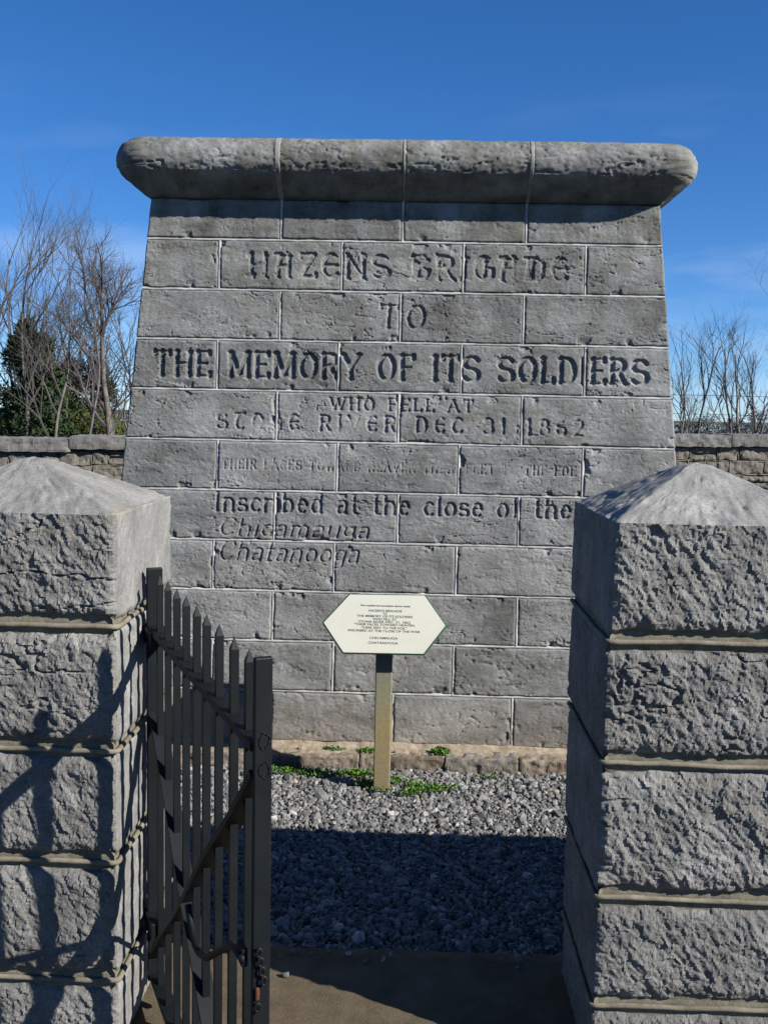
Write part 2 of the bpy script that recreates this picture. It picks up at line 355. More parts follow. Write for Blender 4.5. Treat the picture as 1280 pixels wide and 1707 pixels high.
# --- carved lettering: every glyph is a set of pen strokes; the pen has thick and thin directions
def A_(cx, cy, rx, ry, a0, a1, n=14):
    return [(cx+rx*math.cos(R(a0+(a1-a0)*i/n)), cy+ry*math.sin(R(a0+(a1-a0)*i/n))) for i in range(n+1)]
S_ = A_(.30, .74, .24, .24, 25, 270, 12)+A_(.30, .25, .26, .25, 90, -155, 12)
G = {
 'A': (.66, [[(0, 0), (.30, 1)], [(.33, 1), (.64, 0)], [(.12, .34), (.52, .34)]]),
 'B': (.58, [[(.08, 0), (.08, 1)], [(.08, 1), (.28, 1)]+A_(.28, .77, .22, .23, 90, -90)+[(.08, .54)], [(.28, .54)]+A_(.30, .27, .25, .27, 90, -90)+[(.08, 0)]]),
 'C': (.60, [A_(.33, .5, .28, .5, 45, 315)]),
 'D': (.62, [[(.08, 0), (.08, 1)], [(.08, 1), (.24, 1)]+A_(.26, .5, .30, .5, 90, -90)+[(.08, 0)]]),
 'E': (.52, [[(.08, 0), (.08, 1)], [(.08, 1), (.48, 1), (.48, .90)], [(.08, .52), (.40, .52)], [(.08, 0), (.50, 0), (.50, .12)]]),
 'F': (.50, [[(.08, 0), (.08, 1)], [(.08, 1), (.48, 1), (.48, .88)], [(.08, .52), (.40, .52)]]),
 'G': (.64, [A_(.34, .5, .28, .5, 50, 350), [(.62, 0), (.62, .42), (.40, .42)]]),
 'H': (.62, [[(.08, 0), (.08, 1)], [(.54, 0), (.54, 1)], [(.08, .52), (.54, .52)]]),
 'I': (.20, [[(.10, 0), (.10, 1)]]),
 'L': (.48, [[(.08, 0), (.08, 1)], [(.08, 0), (.46, 0), (.46, .14)]]),
 'M': (.78, [[(.08, 0), (.08, 1)], [(.10, 1), (.39, .12)], [(.39, .12), (.68, 1)], [(.70, 0), (.70, 1)]]),
 'N': (.66, [[(.08, 0), (.08, 1)], [(.08, 1), (.58, 0)], [(.58, 0), (.58, 1)]]),
 'O': (.64, [A_(.32, .5, .26, .5, 0, 360, 24)]),
 'R': (.60, [[(.08, 0), (.08, 1)], [(.08, 1), (.28, 1)]+A_(.30, .76, .22, .24, 90, -90)+[(.08, .52)], [(.30, .52), (.56, 0)]]),
 'S': (.58, [S_]),
 'T': (.58, [[(.29, 0), (.29, 1)], [(.02, .88), (.02, 1), (.56, 1), (.56, .88)]]),
 'V': (.62, [[(.02, 1), (.31, 0)], [(.31, 0), (.60, 1)]]),
 'W': (.88, [[(.02, 1), (.24, 0)], [(.24, 0), (.44, .9)], [(.44, .9), (.64, 0)], [(.64, 0), (.86, 1)]]),
 'Y': (.60, [[(.02, 1), (.30, .48)], [(.58, 1), (.30, .48)], [(.30, .48), (.30, 0)]]),
 'Z': (.54, [[(.04, .86), (.04, 1), (.48, 1), (.04, 0), (.52, 0), (.52, .14)]]),
 '1': (.30, [[(.16, 0), (.16, 1), (.04, .84)]]),
 '2': (.52, [A_(.26, .76, .21, .24, 160, -30, 10)+[(.04, 0), (.50, 0)]]),
 '3': (.52, [A_(.24, .76, .22, .24, 150, -90, 10), A_(.24, .27, .25, .27, 90, -150, 10)]),
 '6': (.54, [A_(.27, .28, .23, .28, 0, 360, 16), [(.05, .30), (.12, .74), (.40, 1)]]),
 '8': (.54, [A_(.27, .77, .19, .23, 0, 360, 14), A_(.27, .27, .23, .27, 0, 360, 14)]),
 '"': (.30, [[(.08, 1), (.05, .82)], [(.20, 1), (.17, .82)]]), ',': (.18, [[(.10, .04), (.04, -.14)]]), '.': (.16, [[(.08, 0), (.08, .05)]]),
 # uncial capitals
 'ue': (.58, [A_(.33, .5, .27, .5, 50, 310), [(.08, .52), (.50, .52)]]),
 'un': (.60, [[(.09, 0), (.09, .82)], [(.09, .58)]+A_(.31, .56, .21, .24, 150, 0)+[(.52, 0)]]),
 'ut': (.58, [[(.02, 1), (.58, 1)], A_(.36, .45, .26, .47, 110, 300)]),
 'ua': (.62, [[(.10, 1), (.34, .96), (.54, 0)], A_(.24, .28, .18, .25, 60, 330)]),
 'uh': (.66, [[(.10, 0), (.10, 1), (0, .9)], [(.10, .5), (.54, .56)], [(.54, 0), (.54, 1), (.64, .9)], [(-.04, 0), (.2, .05)]]),
 'ud': (.62, [A_(.30, .34, .24, .34, 0, 360, 18), [(.53, .42), (.42, .80), (.14, 1)]]),
 'ba': (.62, [[(.02, .98), (.20, 1.0), (.36, .90)], [(.20, .95), (.12, .40), (.10, 0)], [(.46, 1), (.46, 0)], [(.12, .45), (.46, .50)]]),
 'bb': (.60, [[(.10, 0), (.10, 1)], [(.22, .1), (.22, .9)], [(.0, .98), (.40, 1), (.52, .80), (.30, .56)], [(.30, .54), (.56, .34), (.46, .04), (.02, .0)]]),
 'bd': (.64, [[(.12, .08), (.12, .9)], [(.24, .1), (.24, .85)], [(.0, .98), (.38, .98), (.58, .74), (.58, .26), (.40, .02), (.04, .02)]]),
 'bg': (.64, [A_(.34, .5, .29, .5, 60, 330, 14), [(.34, .12), (.34, .88)], [(.60, .14), (.60, .46), (.46, .52)]]),
 'bi': (.26, [[(.02, .96), (.13, .88), (.13, .10), (.0, .0)], [(.13, 1), (.26, .94)]]),
 # lower case, x-height .62
 'a': (.46, [[(.38, 0), (.38, .46)]+A_(.22, .46, .16, .16, 0, 150, 8), A_(.20, .17, .15, .17, 80, 330)]),
 'b': (.48, [[(.07, 0), (.07, 1)], A_(.22, .31, .19, .31, 140, -140)]),
 'c': (.42, [A_(.24, .31, .19, .31, 50, 310)]),
 'd': (.50, [[(.42, 0), (.42, 1)], A_(.25, .31, .19, .31, 40, 320)]),
 'e': (.44, [[(.07, .36), (.38, .36)]+A_(.23, .31, .17, .31, 10, 310)]),
 'f': (.34, [[(.14, 0), (.14, .80)]+A_(.27, .82, .13, .18, 180, 50, 6), [(.02, .60), (.30, .60)]]),
 'g': (.46, [A_(.22, .36, .17, .26, 0, 360, 16), [(.40, .60), (.40, -.10)]+A_(.22, -.12, .18, .18, 0, -150, 8)]),
 'h': (.50, [[(.07, 0), (.07, 1)], [(.07, .42)]+A_(.25, .42, .17, .20, 150, 0, 8)+[(.42, 0)]]),
 'i': (.18, [[(.09, 0), (.09, .60)], [(.08, .80), (.10, .84)]]),
 'l': (.18, [[(.09, 0), (.09, 1)]]),
 'm': (.74, [[(.07, 0), (.07, .60)], [(.07, .42)]+A_(.22, .44, .14, .18, 150, 0, 8)+[(.36, 0)], [(.36, .42)]+A_(.51, .44, .14, .18, 150, 0, 8)+[(.65, 0)]]),
 'n': (.50, [[(.07, 0), (.07, .60)], [(.07, .42)]+A_(.25, .42, .17, .20, 150, 0, 8)+[(.42, 0)]]),
 'o': (.48, [A_(.24, .31, .19, .31, 0, 360, 18)]),
 'r': (.36, [[(.07, 0), (.07, .60)], [(.07, .40)]+A_(.24, .44, .14, .17, 150, 40, 6)]),
 's': (.40, [[p for p in [(x*.66, y*.62) for x, y in S_]]]),
 't': (.32, [[(.13, .92), (.13, .12)]+A_(.24, .12, .11, .12, 180, 300, 5), [(.01, .60), (.28, .60)]]),
 'u': (.50, [[(.07, .60), (.07, .18)]+A_(.24, .18, .17, .18, 180, 330, 8), [(.42, .60), (.42, 0)]]),
 ' ': (.34, []),
}
def layout(text, s0, s1, z0, cap, thick, thin, depth, nib=90, serif=0, shear=0, erode=.3, gap=.14, seed=1):
    """text: list of glyph keys. Returns the stroke segments in wall metres."""
    tot = sum(G[t][0]+gap for t in text)-gap; sx = (s1-s0)/tot; x = s0; segs = []
    for t in text:
        w, strokes = G[t]
        for st in strokes:
            pts = [(x+px*sx+shear*py*cap, z0+py*cap) for px, py in st]
            for (xa, za), (xb, zb) in zip(pts[:-1], pts[1:]):
                an = math.atan2(zb-za, xb-xa); k = abs(math.sin(an-R(nib-90)))
                segs.append((xa, za, xb, zb, (thin+(thick-thin)*k)/2))
            if serif:
                for a, b_ in ((0, 1), (-1, -2)):
                    dx, dz = pts[b_][0]-pts[a][0], pts[b_][1]-pts[a][1]
                    if serif == 'd':           # black-letter diamonds at the stroke ends
                        if abs(dz) > abs(dx)*1.2 and abs(dz) > .35*cap:
                            px, pz = pts[a]; segs.append((px-.011, pz+.009, px+.013, pz-.010, .0075))
                        continue
                    if abs(dz) > abs(dx)*1.2 and abs(dz) > .4*cap:
                        px, pz = pts[a]; segs.append((px-serif, pz, px+serif, pz, thin/2))
        x += (w+gap)*sx
    return dict(segs=segs, depth=depth, erode=erode, seed=seed, box=(s0-.04, s1+.05, z0-.05, z0+cap*1.05+.03))
def U(s, m): return [m.get(c, c) for c in s]
unc = {'E': 'ue', 'N': 'un', 'T': 'ut'}
blk = {'E': 'ue', 'A': 'ba', 'H': 'uh', 'D': 'bd', 'B': 'bb', 'G': 'bg', 'I': 'bi'}
LINES = [
 layout(U('HAZENS BRIGADE', blk), -.78, .835, 2.376, .112, .027, .006, .0100, nib=52, serif='d', erode=.46, gap=.17, seed=11),
 layout(list('TO'), -.112, .120, 2.126, .112, .020, .010, .0095, nib=90, serif=.010, shear=.07, erode=.16, gap=.28, seed=12),
 layout(list('THE MEMORY OF ITS SOLDIERS'), -1.25, 1.24, 1.866, .122, .027, .013, .0125, nib=90, serif=.013, erode=.12, gap=.16, seed=13),
 layout(list('WHO FELL AT'), -.35, .37, 1.709, .060, .013, .008, .0080, serif=.008, erode=.12, gap=.24, seed=14),
 layout(U('STONE RIVER DEC 31 1862', unc), -.925, .925, 1.603, .076, .018, .007, .0085, nib=70, serif=.008, erode=.62, gap=.38, seed=15),
 layout(list('"THEIR FACES TOWARD HEAVEN THEIR FEET TO THE FOE"'), -.92, .92, 1.400, .048, .008, .0055, .0055, serif=.004, erode=.60, gap=.26, seed=16),
 layout(list('Inscribed at the close of the'), -.925, .875, 1.186, .105, .0165, .007, .0105, nib=90, serif=.009, erode=.12, gap=.12, seed=17),
 layout(list('War'), .93, 1.15, 1.186, .105, .0165, .007, .0105, nib=90, serif=.009, erode=.2, gap=.10, seed=18),
 layout(list('Chicamauga'), -.905, -.14, 1.064, .088, .013, .006, .0080, nib=80, shear=.24, erode=.58, gap=.10, seed=19),
 layout(list('Chatanooga'), -.905, -.19, .938, .100, .013, .006, .0085, nib=80, shear=.24, erode=.3, gap=.10, seed=20),
]
def carve(S, Z):
    dep = np.zeros(S.shape)
    for L in LINES:
        a, b, c, d = L['box']; m = (S > a) & (S < b) & (Z > c) & (Z < d)
        if not m.any(): continue
        s = S[m]+.0022*fbm(S[m]*40, Z[m]*40, seed=L['seed']); z = Z[m]+.0022*fbm(S[m]*40, Z[m]*40, seed=L['seed']+50)
        D = np.full(s.shape, 1.)
        for xa, za, xb, zb, w in L['segs']:
            lo, hi = min(xa, xb)-.04, max(xa, xb)+.04
            q = (s > lo) & (s < hi) & (z > min(za, zb)-.04) & (z < max(za, zb)+.04)
            if not q.any(): continue
            dx, dz = xb-xa, zb-za; l2 = dx*dx+dz*dz+1e-12
            t = np.clip(((s[q]-xa)*dx+(z[q]-za)*dz)/l2, 0, 1)
            D[q] = np.minimum(D[q], np.hypot(s[q]-xa-t*dx, z[q]-za-t*dz)-w)
        e = L['erode']; n = fbm(S[m]*11, Z[m]*16, seed=L['seed']+7, oct=4)
        keep = sstep(-.55+e*.9-.25, -.55+e*.9+.12, n+.18)
        g = L['depth']*sstep(.0018, -.0034, D+.003*(1-keep))*(.22+.78*keep)
        dep[m] = np.maximum(dep[m], g)
    return dep

def face_noise(S, Z, seed):
    """weathered limestone relief in metres: bedding cracks, scaling patches, pits"""
    w = .03*fbm(S*5, Z*5, seed=seed)
    r = np.abs(fbm(S*7, Z*26+w*60, seed=seed+1, oct=4)); crack = sstep(.042, .0, r)*sstep(-.02, .25, fbm(S*4.5, Z*9, seed=seed+2))
    r2_ = np.abs(fbm(S*17+w*50, Z*34, seed=seed+8, oct=4)); crack2 = sstep(.05, .0, r2_)*sstep(.0, .3, fbm(S*6, Z*9, seed=seed+9))
    crack3 = sstep(.07, .0, np.abs(fbm(S*30+w*80, Z*70, seed=seed+14, oct=4)))*sstep(-.15, .2, fbm(S*5, Z*7, seed=seed+15, oct=3))
    patch = sstep(.10, .24, fbm(S*6.5, Z*15, seed=seed+3, oct=5))
    pit = sstep(.42, .62, fbm(S*38, Z*48, seed=seed+4, oct=3))
    return -.0070*crack-.0040*crack2-.0026*crack3-.0020*patch-.0022*pit+.0013*fbm(S*60, Z*70, seed=seed+5, oct=3)+.0020*fbm(S*7, Z*10, seed=seed+6, oct=3)

GAP = .0054
monument = empty('stone_monument', (XC, YF+1.4, GZ))
tag(monument, 'tall square grey limestone block monument with carved inscription and rounded cornice, behind the sign', 'monument')
MLOC = np.array(monument.location)
def mon_block(s0, s1, z0, z1, res, seed, depth=.35, endL=False, endR=False):
    """one ashlar; its front is a fine height field on the battered plane, sides run back"""
    ns, nz = max(6, int((s1-s0)/res)), max(6, int((z1-z0)/res))
    # denser rows next to the arrises
    def ax(a, b, n):
        u = np.linspace(0, 1, n+1); return a+(b-a)*u
    s_, z_ = ax(s0, s1, ns), ax(z0, z1, nz)
    S, Z = np.meshgrid(s_, z_)
    if endL: S = S+np.where(True, (-hw(Z)-s0)*(1-(S-s0)/(s1-s0)), 0)
    if endR: S = S+(hw(Z)-s1)*((S-s0)/(s1-s0))
    rough = .0026*fbm(S*22, Z*22, seed=seed+30)
    eL, eR = S-S[:, :1], S[:, -1:]-S; eB, eT = Z-z0, z1-Z
    e = np.minimum(np.minimum(eL, eR), np.minimum(eB, eT))+rough
    h = face_noise(S, Z, seed*13)-carve(S, Z)*1.0
    rr = .009+.006*fbm(S*8, Z*8, seed=seed+31)
    edge = np.clip(1-e/rr, 0, 1); h = h-.011*edge**2
    chip = sstep(.34, .5, fbm(S*13, Z*13, seed=seed+33))*sstep(.05, .0, e); h = h-.014*chip
    # slight wander of the outline
    S = S+.0022*fbm(Z*18, S*3, seed=seed+40)*((eL < 1e-6)*1+(eR < 1e-6)*1)
    Zz = Z+.0022*fbm(S*18, Z*3, seed=seed+41)*((eB < 1e-6)*1+(eT < 1e-6)*1)
    Y = YF+BAT*Z-h
    V = np.stack([XC+S, Y, Zz], -1).reshape(-1, 3)-MLOC
    nx = ns+1; J, I = np.meshgrid(np.arange(nz), np.arange(ns), indexing='ij'); a = J*nx+I
    F = np.stack([a, a+1, a+nx+1, a+nx], -1).reshape(-1, 4).tolist()
    rim = [i for i in range(nx)]+[j*nx+ns for j in range(1, nz+1)]+[nz*nx+i for i in range(ns-1, -1, -1)]+[j*nx for j in range(nz-1, 0, -1)]
    B = V[rim].copy(); B[:, 1] += depth; n = len(V); m = len(rim); V = np.vstack([V, B])
    for k in range(m): F.append((rim[(k+1) % m], rim[k], n+k, n+(k+1) % m))
    F.append(tuple(n+k for k in range(m)))
    o = mesh_obj('stone_block', V, F, M['mon'], monument, smooth=True)
    return o
seed = 1; JOINTS = []
for k in range(0, 11):                       # k: course between zrow(k) (top) and zrow(k+1) (bottom); k=0 is under the cornice
    z1 = 2.765 if k == 0 else zrow(k); z0 = zrow(k+1) if k < 10 else .022
    zm = (z0+z1)/2
    js = [m*SP for m in (-1, 0, 1)] if (k % 2 == 0) else [m*SP for m in (-1.5, -.5, .5, 1.5)]
    js = [j+random.uniform(-.006, .006) for j in js]
    if k == 10: js = [-.62, .0, .605]
    ed = [-hw(zm)]+js+[hw(zm)]
    ed = [e for i, e in enumerate(ed) if i in (0, len(ed)-1) or abs(e) < hw(zm)-.12]
    JOINTS += [((e, z0), (e, z1), False) for e in ed[1:-1]]
    if k < 10: JOINTS.append(((-hw(z0)+.004, z0), (hw(z0)-.004, z0), True))
    for i in range(len(ed)-1):
        res = .0038 if 1 <= k <= 8 else .0055
        L, Rr = i == 0, i == len(ed)-2
        mon_block(ed[i]+(0 if L else GAP), ed[i+1]-(0 if Rr else GAP), z0+GAP, z1-GAP, res, seed, endL=L, endR=Rr); seed += 1
# mortar: thin strips a few mm behind the stone faces, and a solid core far behind them
def jstrip(p0, p1, w, horiz, dep=.0055):
    """p = (s, z) ends on the wall plane"""
    n = max(3, int(math.hypot(p1[0]-p0[0], p1[1]-p0[1])/.012)); V = []
    for i in range(n+1):
        t = i/n; s_, z_ = p0[0]+(p1[0]-p0[0])*t, p0[1]+(p1[1]-p0[1])*t
        d_ = dep+.0022*float(fbm(s_*22, z_*22, seed=77)); wv = .0022*float(fbm(s_*30, z_*30, seed=78))
        for q in (-1, -.4, .4, 1):
            ss, zz = (s_, z_+q*w+wv) if horiz else (s_+q*w+wv, z_)
            V.append((XC+ss, YF+BAT*zz+d_+(.006 if abs(q) == 1 else 0), zz))
    V = np.array(V)-MLOC
    mesh_obj('mortar_joint', V, [(i*4+j, (i+1)*4+j, (i+1)*4+j+1, i*4+j+1) for i in range(n) for j in range(3)], M['mortar'], monument, smooth=True)
for (p0, p1, hz) in JOINTS: jstrip(p0, p1, GAP+.003, hz)
def core():
    mb = MB(); v = []
    for z in (.02, 2.75):
        h_ = hw(z)-.03; yf = YF+BAT*z+.05; yb = YF+2*HW0-BAT*z-.03
        v += [(XC-h_, yf, z), (XC+h_, yf, z), (XC+h_, yb, z), (XC-h_, yb, z)]
    mb.v = [tuple(np.array(p)-MLOC) for p in v]
    mb.f = [(3, 2, 1, 0), (4, 5, 6, 7)]+[(i, (i+1) % 4, (i+1) % 4+4, i+4) for i in range(4)]
    return mb.build('mortar', M['mortar'], monument)
core()
# plain courses on the flanks and the back
for k in range(11):
    z1 = 2.722 if k == 0 else zrow(k); z0 = zrow(k+1) if k < 10 else .022
    for side in (-1, 1, 0):
        nb = 4; off = 0 if k % 2 else .3
        ya, yb = YF+BAT*z1+.37, YF+2*HW0-BAT*z1
        cuts = [0]+[(j+off)/nb for j in range(1, nb)]+[1]
        for a, b in zip(cuts[:-1], cuts[1:]):
            mb = MB(); lo, hi = z0+GAP, z1-GAP
            if side:
                y0_, y1_ = ya+(yb-ya)*a+(GAP if a else 0), ya+(yb-ya)*b-GAP
                q = [(side*(hw(z)-dd), y, z) for z in (lo, hi) for y in (y0_, y1_) for dd in (.05, 0)]
            else:
                w = hw(z1)-.06; x0_, x1_ = -w+2*w*a+GAP, -w+2*w*b-GAP
                q = [(x, YF+2*HW0-BAT*z-dd, z) for z in (lo, hi) for x in (x0_, x1_) for dd in (.05, 0)]
            mb.v = [tuple(np.array((XC+x, y, z))-MLOC) for x, y, z in q]
            mb.f = [(0, 2, 3, 1), (4, 5, 7, 6), (0, 1, 5, 4), (2, 6, 7, 3), (0, 4, 6, 2), (1, 3, 7, 5)]
            mb.build('stone_block', M['mon'], monument)
# cornice: half-round roll over a sloping soffit, mitred round the corners, in separate stones
def cornice_stone(t0, t1, seed, res=.008):
    """t runs along the front (x); ends at +-T0 turn round the corner. profile swept along the plan outline"""
    pass
ZC, RC, OC = 2.932, .108, .062
def profile():
    P = [(-.10, 2.762), (.0, 2.762)]
    n = 5
    a1 = -38
    ex, ez = OC+RC*math.cos(R(a1)), ZC+RC*math.sin(R(a1))
    for i in range(1, n+1): t = i/(n+1); P.append((ex*t, 2.762+(ez-2.762)*t))
    for a in np.linspace(a1, 90, 40): P.append((OC+RC*math.cos(R(a)), ZC+RC*math.sin(R(a))))
    for x in (-.05, -.15, -.4, -.8, -1.25): P.append((x, ZC+RC+.002))
    return P
PR = profile()
def sweep_cornice(path, seed, name='cornice_stone'):
    """path: list of (point xy on the body outline, outward mitre vector); profile offset along the mitre"""
    nP = len(PR); V = []; 
    for (px, py, ox, oy) in path:
        for (o_, z_) in PR: V.append((px+ox*o_, py+oy*o_, z_))
    V = np.array(V); n = len(path)
    # relief
    u = V[:, 0]+V[:, 1]*.8; z = V[:, 2]; vv = np.tile(np.cumsum([0]+[math.dist(PR[i], PR[i+1]) for i in range(nP-1)]), n)
    fr = np.abs(fbm(u*6, vv*26, seed=seed, oct=4)); cr = sstep(.07, 0, fr)*sstep(-.05, .2, fbm(u*4, vv*7, seed=seed+1))
    fr2 = np.abs(fbm(u*15+3*fbm(u*4, vv*9, seed=seed+9), vv*44, seed=seed+7, oct=4)); h = -.010*cr-.0065*sstep(.08, 0, fr2)*sstep(-.1, .2, fbm(u*5, vv*9, seed=seed+8))+.0042*fbm(u*48, vv*60, seed=seed+2, oct=4)+.0015*fbm(u*5, vv*8, seed=seed+3)-.003*sstep(.25, .45, fbm(u*12, vv*26, seed=seed+5))
    end = np.minimum(np.repeat(np.arange(n), nP), np.repeat(np.arange(n)[::-1], nP)); h = h-.006*(end == 0)
    inner = np.tile(np.array([1 if (i > 1 and p[0] > -.3) else 0 for i, p in enumerate(PR)]), n)
    ox = np.repeat(np.array([p[2] for p in path]), nP); oy = np.repeat(np.array([p[3] for p in path]), nP)
    ang = np.tile(np.array([math.atan2(p[1]-ZC, p[0]-OC) if p[0] > -.02 else math.pi/2 for p in PR]), n)
    V[:, 0] += ox*np.cos(ang)*h*inner; V[:, 1] += oy*np.cos(ang)*h*inner; V[:, 2] += np.sin(ang)*h*inner
    V -= MLOC
    F = [(i*nP+j, (i+1)*nP+j, (i+1)*nP+j+1, i*nP+j+1) for i in range(n-1) for j in range(nP-1)]
    F.append(tuple(range(nP))); F.append(tuple(reversed(range((n-1)*nP, n*nP))))
    return mesh_obj(name, V, F, M['mon'], monument, smooth=True)
zb = 2.762; hb = hw(zb); yb0 = YF+BAT*zb; yb1 = YF+2*HW0-BAT*zb
def front_path(xa, xb, step=.006):
    n = max(2, int((xb-xa)/step)); return [(XC+x, yb0, 0, -1) for x in np.linspace(xa, xb, n)]
def side_path(sd, ya, yb, step=.05):
    n = max(2, int(abs(yb-ya)/step)); return [(XC+sd*hb, y, sd, 0) for y in np.linspace(ya, yb, n)]
def corner(sd, back=0, rc=.05, n=7):
    """rounded corner: centre point set in by rc*0, mitre vectors fan round"""
    out = []
    for i in range(n+1):
        a = R(90*i/n); ox, oy = sd*math.sin(a), -math.cos(a)*(1 if not back else -1)
        out.append((XC+sd*hb, yb0 if not back else yb1, ox*1.0, oy*1.0))
    return out
cj = [-SP-.004, 0.0, SP+.004]
sweep_cornice(side_path(-1, yb0+1.0, yb0+.02)+corner(-1)[::-1][1:]+front_path(-hb+.011, cj[0]-.006)[0:], 301)
sweep_cornice(front_path(cj[0]+.006, cj[1]-.004), 302)
sweep_cornice(front_path(cj[1]+.004, cj[2]-.006), 303)
sweep_cornice(front_path(cj[2]+.006, hb-.011)+corner(1)[1:]+side_path(1, yb0+.02, yb0+1.0), 304)
for sd in (-1, 1):
    p = side_path(sd, yb0+1.01, yb1-.02)+corner(sd, 1)[::-1][1:]
    p = p+[(XC+sd*x, yb1, 0, 1) for x in np.linspace(hb-.02, .01, 25)]
    if sd == -1: p = p[::-1] and p
    sweep_cornice(p, 310+sd)
# recessed core and smeared mortar in the cornice joints
mb = MB(); mb.box((XC-hb+.05, yb0+.05, 2.775), (XC+hb-.05, yb1-.05, ZC+RC-.012)); mb.v = [tuple(np.array(v)-MLOC) for v in mb.v]
mb.build('mortar', M['mortar'], monument)
for x, w in ((cj[0], .019), (cj[1], .008), (cj[2], .013)):
    pts = PR[1:-3]; V = []; xs_ = np.linspace(-w, w, 7)
    for i, xx in enumerate(xs_):
        for j, (o_, z_) in enumerate(pts):
            a = math.atan2(z_-ZC, o_-OC) if o_ > -.02 else math.pi/2
            jit = random.uniform(-.5, .5)*w if i in (0, 6) else 0
            lift = (.0015 if 0 < i < 6 else -.012)*1.0+random.uniform(-.0008, .0008)
            V.append((XC+x+xx+jit, yb0-o_-math.cos(a)*lift, z_+math.sin(a)*lift))
    V = np.array(V)-MLOC; n = len(pts)
    mesh_obj('mortar', V, [(i*n+j, (i+1)*n+j, (i+1)*n+j+1, i*n+j+1) for i in range(6) for j in range(n-1)], M['cmortar'], monument, smooth=True)

# ------------------------------------------------------------------ generic rough stone (rounded box, displaced)
def rough_stone(name, c, d, mat, parent, seed, rnd=.02, amp=.012, fr=20, res=.03, off=(0, 0, 0), sub=None, rotz=0):
    nx, ny, nz = [max(2, int(q/res)) for q in d] if sub is None else sub
    gx, gy, gz = [np.linspace(-q/2, q/2, n+1) for q, n in zip(d, (nx, ny, nz))]
    idx = {}; V = []; F = []
    def vid(i, j, k):
        key = (i, j, k)
        if key not in idx: idx[key] = len(V); V.append((gx[i], gy[j], gz[k]))
        return idx[key]
    for i in range(nx):
        for j in range(ny):
            F.append((vid(i, j, 0), vid(i, j+1, 0), vid(i+1, j+1, 0), vid(i+1, j, 0)))
            F.append((vid(i, j, nz), vid(i+1, j, nz), vid(i+1, j+1, nz), vid(i, j+1, nz)))
    for i in range(nx):
        for k in range(nz):
            F.append((vid(i, 0, k), vid(i+1, 0, k), vid(i+1, 0, k+1), vid(i, 0, k+1)))
            F.append((vid(i, ny, k), vid(i, ny, k+1), vid(i+1, ny, k+1), vid(i+1, ny, k)))
    for j in range(ny):
        for k in range(nz):
            F.append((vid(0, j, k), vid(0, j, k+1), vid(0, j+1, k+1), vid(0, j+1, k)))
            F.append((vid(nx, j, k), vid(nx, j+1, k), vid(nx, j+1, k+1), vid(nx, j, k+1)))
    V = np.array(V); hh = np.array(d)/2; r = min(rnd, *(hh*.95))
    q = np.clip(V, -hh+r, hh-r); dr = V-q; L = np.linalg.norm(dr, axis=1, keepdims=True); dr = dr/np.maximum(L, 1e-9)
    W = V+np.array(c)
    h = amp*fbm(W[:, 0]*fr, W[:, 1]*fr, W[:, 2]*fr, seed=seed, oct=3)
    P = q+dr*(r+h[:, None]); 
    if rotz: cs_, sn = math.cos(rotz), math.sin(rotz); P = np.stack([P[:, 0]*cs_-P[:, 1]*sn, P[:, 0]*sn+P[:, 1]*cs_, P[:, 2]], 1)
    P = P+np.array(c)-np.array(off)
    return mesh_obj(name, P, F, mat, parent, smooth=True)

# foundation ledge of the monument
def flat(o):
    o.data.polygons.foreach_set('use_smooth', np.zeros(len(o.data.polygons), dtype=bool)); return o
xs = [-1.72, -1.35, -.98, -.62, -.225, .195, .56, 1.0, 1.35, 1.60]
for i in range(len(xs)-1):
    a, b = xs[i]+.004, xs[i+1]-.004; dz = random.uniform(-.008, .003)
    flat(rough_stone('foundation_stone', ((a+b)/2, 4.770+.2+random.uniform(-.016, .012), -.055+dz), (b-a, .40, .125), M['found'] if i != 5 else M['found2'], monument, 400+i, rnd=.006, amp=.011, fr=26, res=.0085, off=MLOC))
for sd in (-1, 1):
    for j in range(6):
        y = 5.42+j*.44; rough_stone('foundation_stone', (XC+sd*1.56, y, -.055), (.22, .42, .125), M['found'], monument, 430+j, rnd=.02, amp=.012, fr=14, res=.08, off=MLOC)
def fillet():       # crumbly mortar washed over the ledge where the bottom course meets it, and in its joints
    n = 620; V = []; pr = [(-.02, .040), (.002, .028), (.010, .020), (.024, .014), (.045, .010), (.07, .006), (.095, -.002), (.105, -.016), (.108, -.035), (.106, -.07)]
    X = np.linspace(-1.56, 1.56, n+1)
    wv = 1+.28*fbm(X*5, 0, seed=90)+.05*fbm(X*40, 0, seed=93); hv = 1+.5*fbm(X*9, 3, seed=91)+.10*fbm(X*45, 3, seed=94)
    for i in range(n+1):
        for k, (o_, z_) in enumerate(pr):
            j = .0035*float(fbm(X[i]*42, k*1.1, seed=92, oct=3))
            zz = .008+(z_-.008)*(hv[i] if k < 4 else 1)
            V.append((XC+X[i], YF-.003-o_*(wv[i] if k > 1 else 1)+j*.8, zz+j))
    V = np.array(V)-MLOC; m = len(pr)
    return mesh_obj('base_mortar', V, [(i*m+j, (i+1)*m+j, (i+1)*m+j+1, i*m+j+1) for i in range(n) for j in range(m-1)], M['tanmortar'], monument, smooth=False)
fillet()

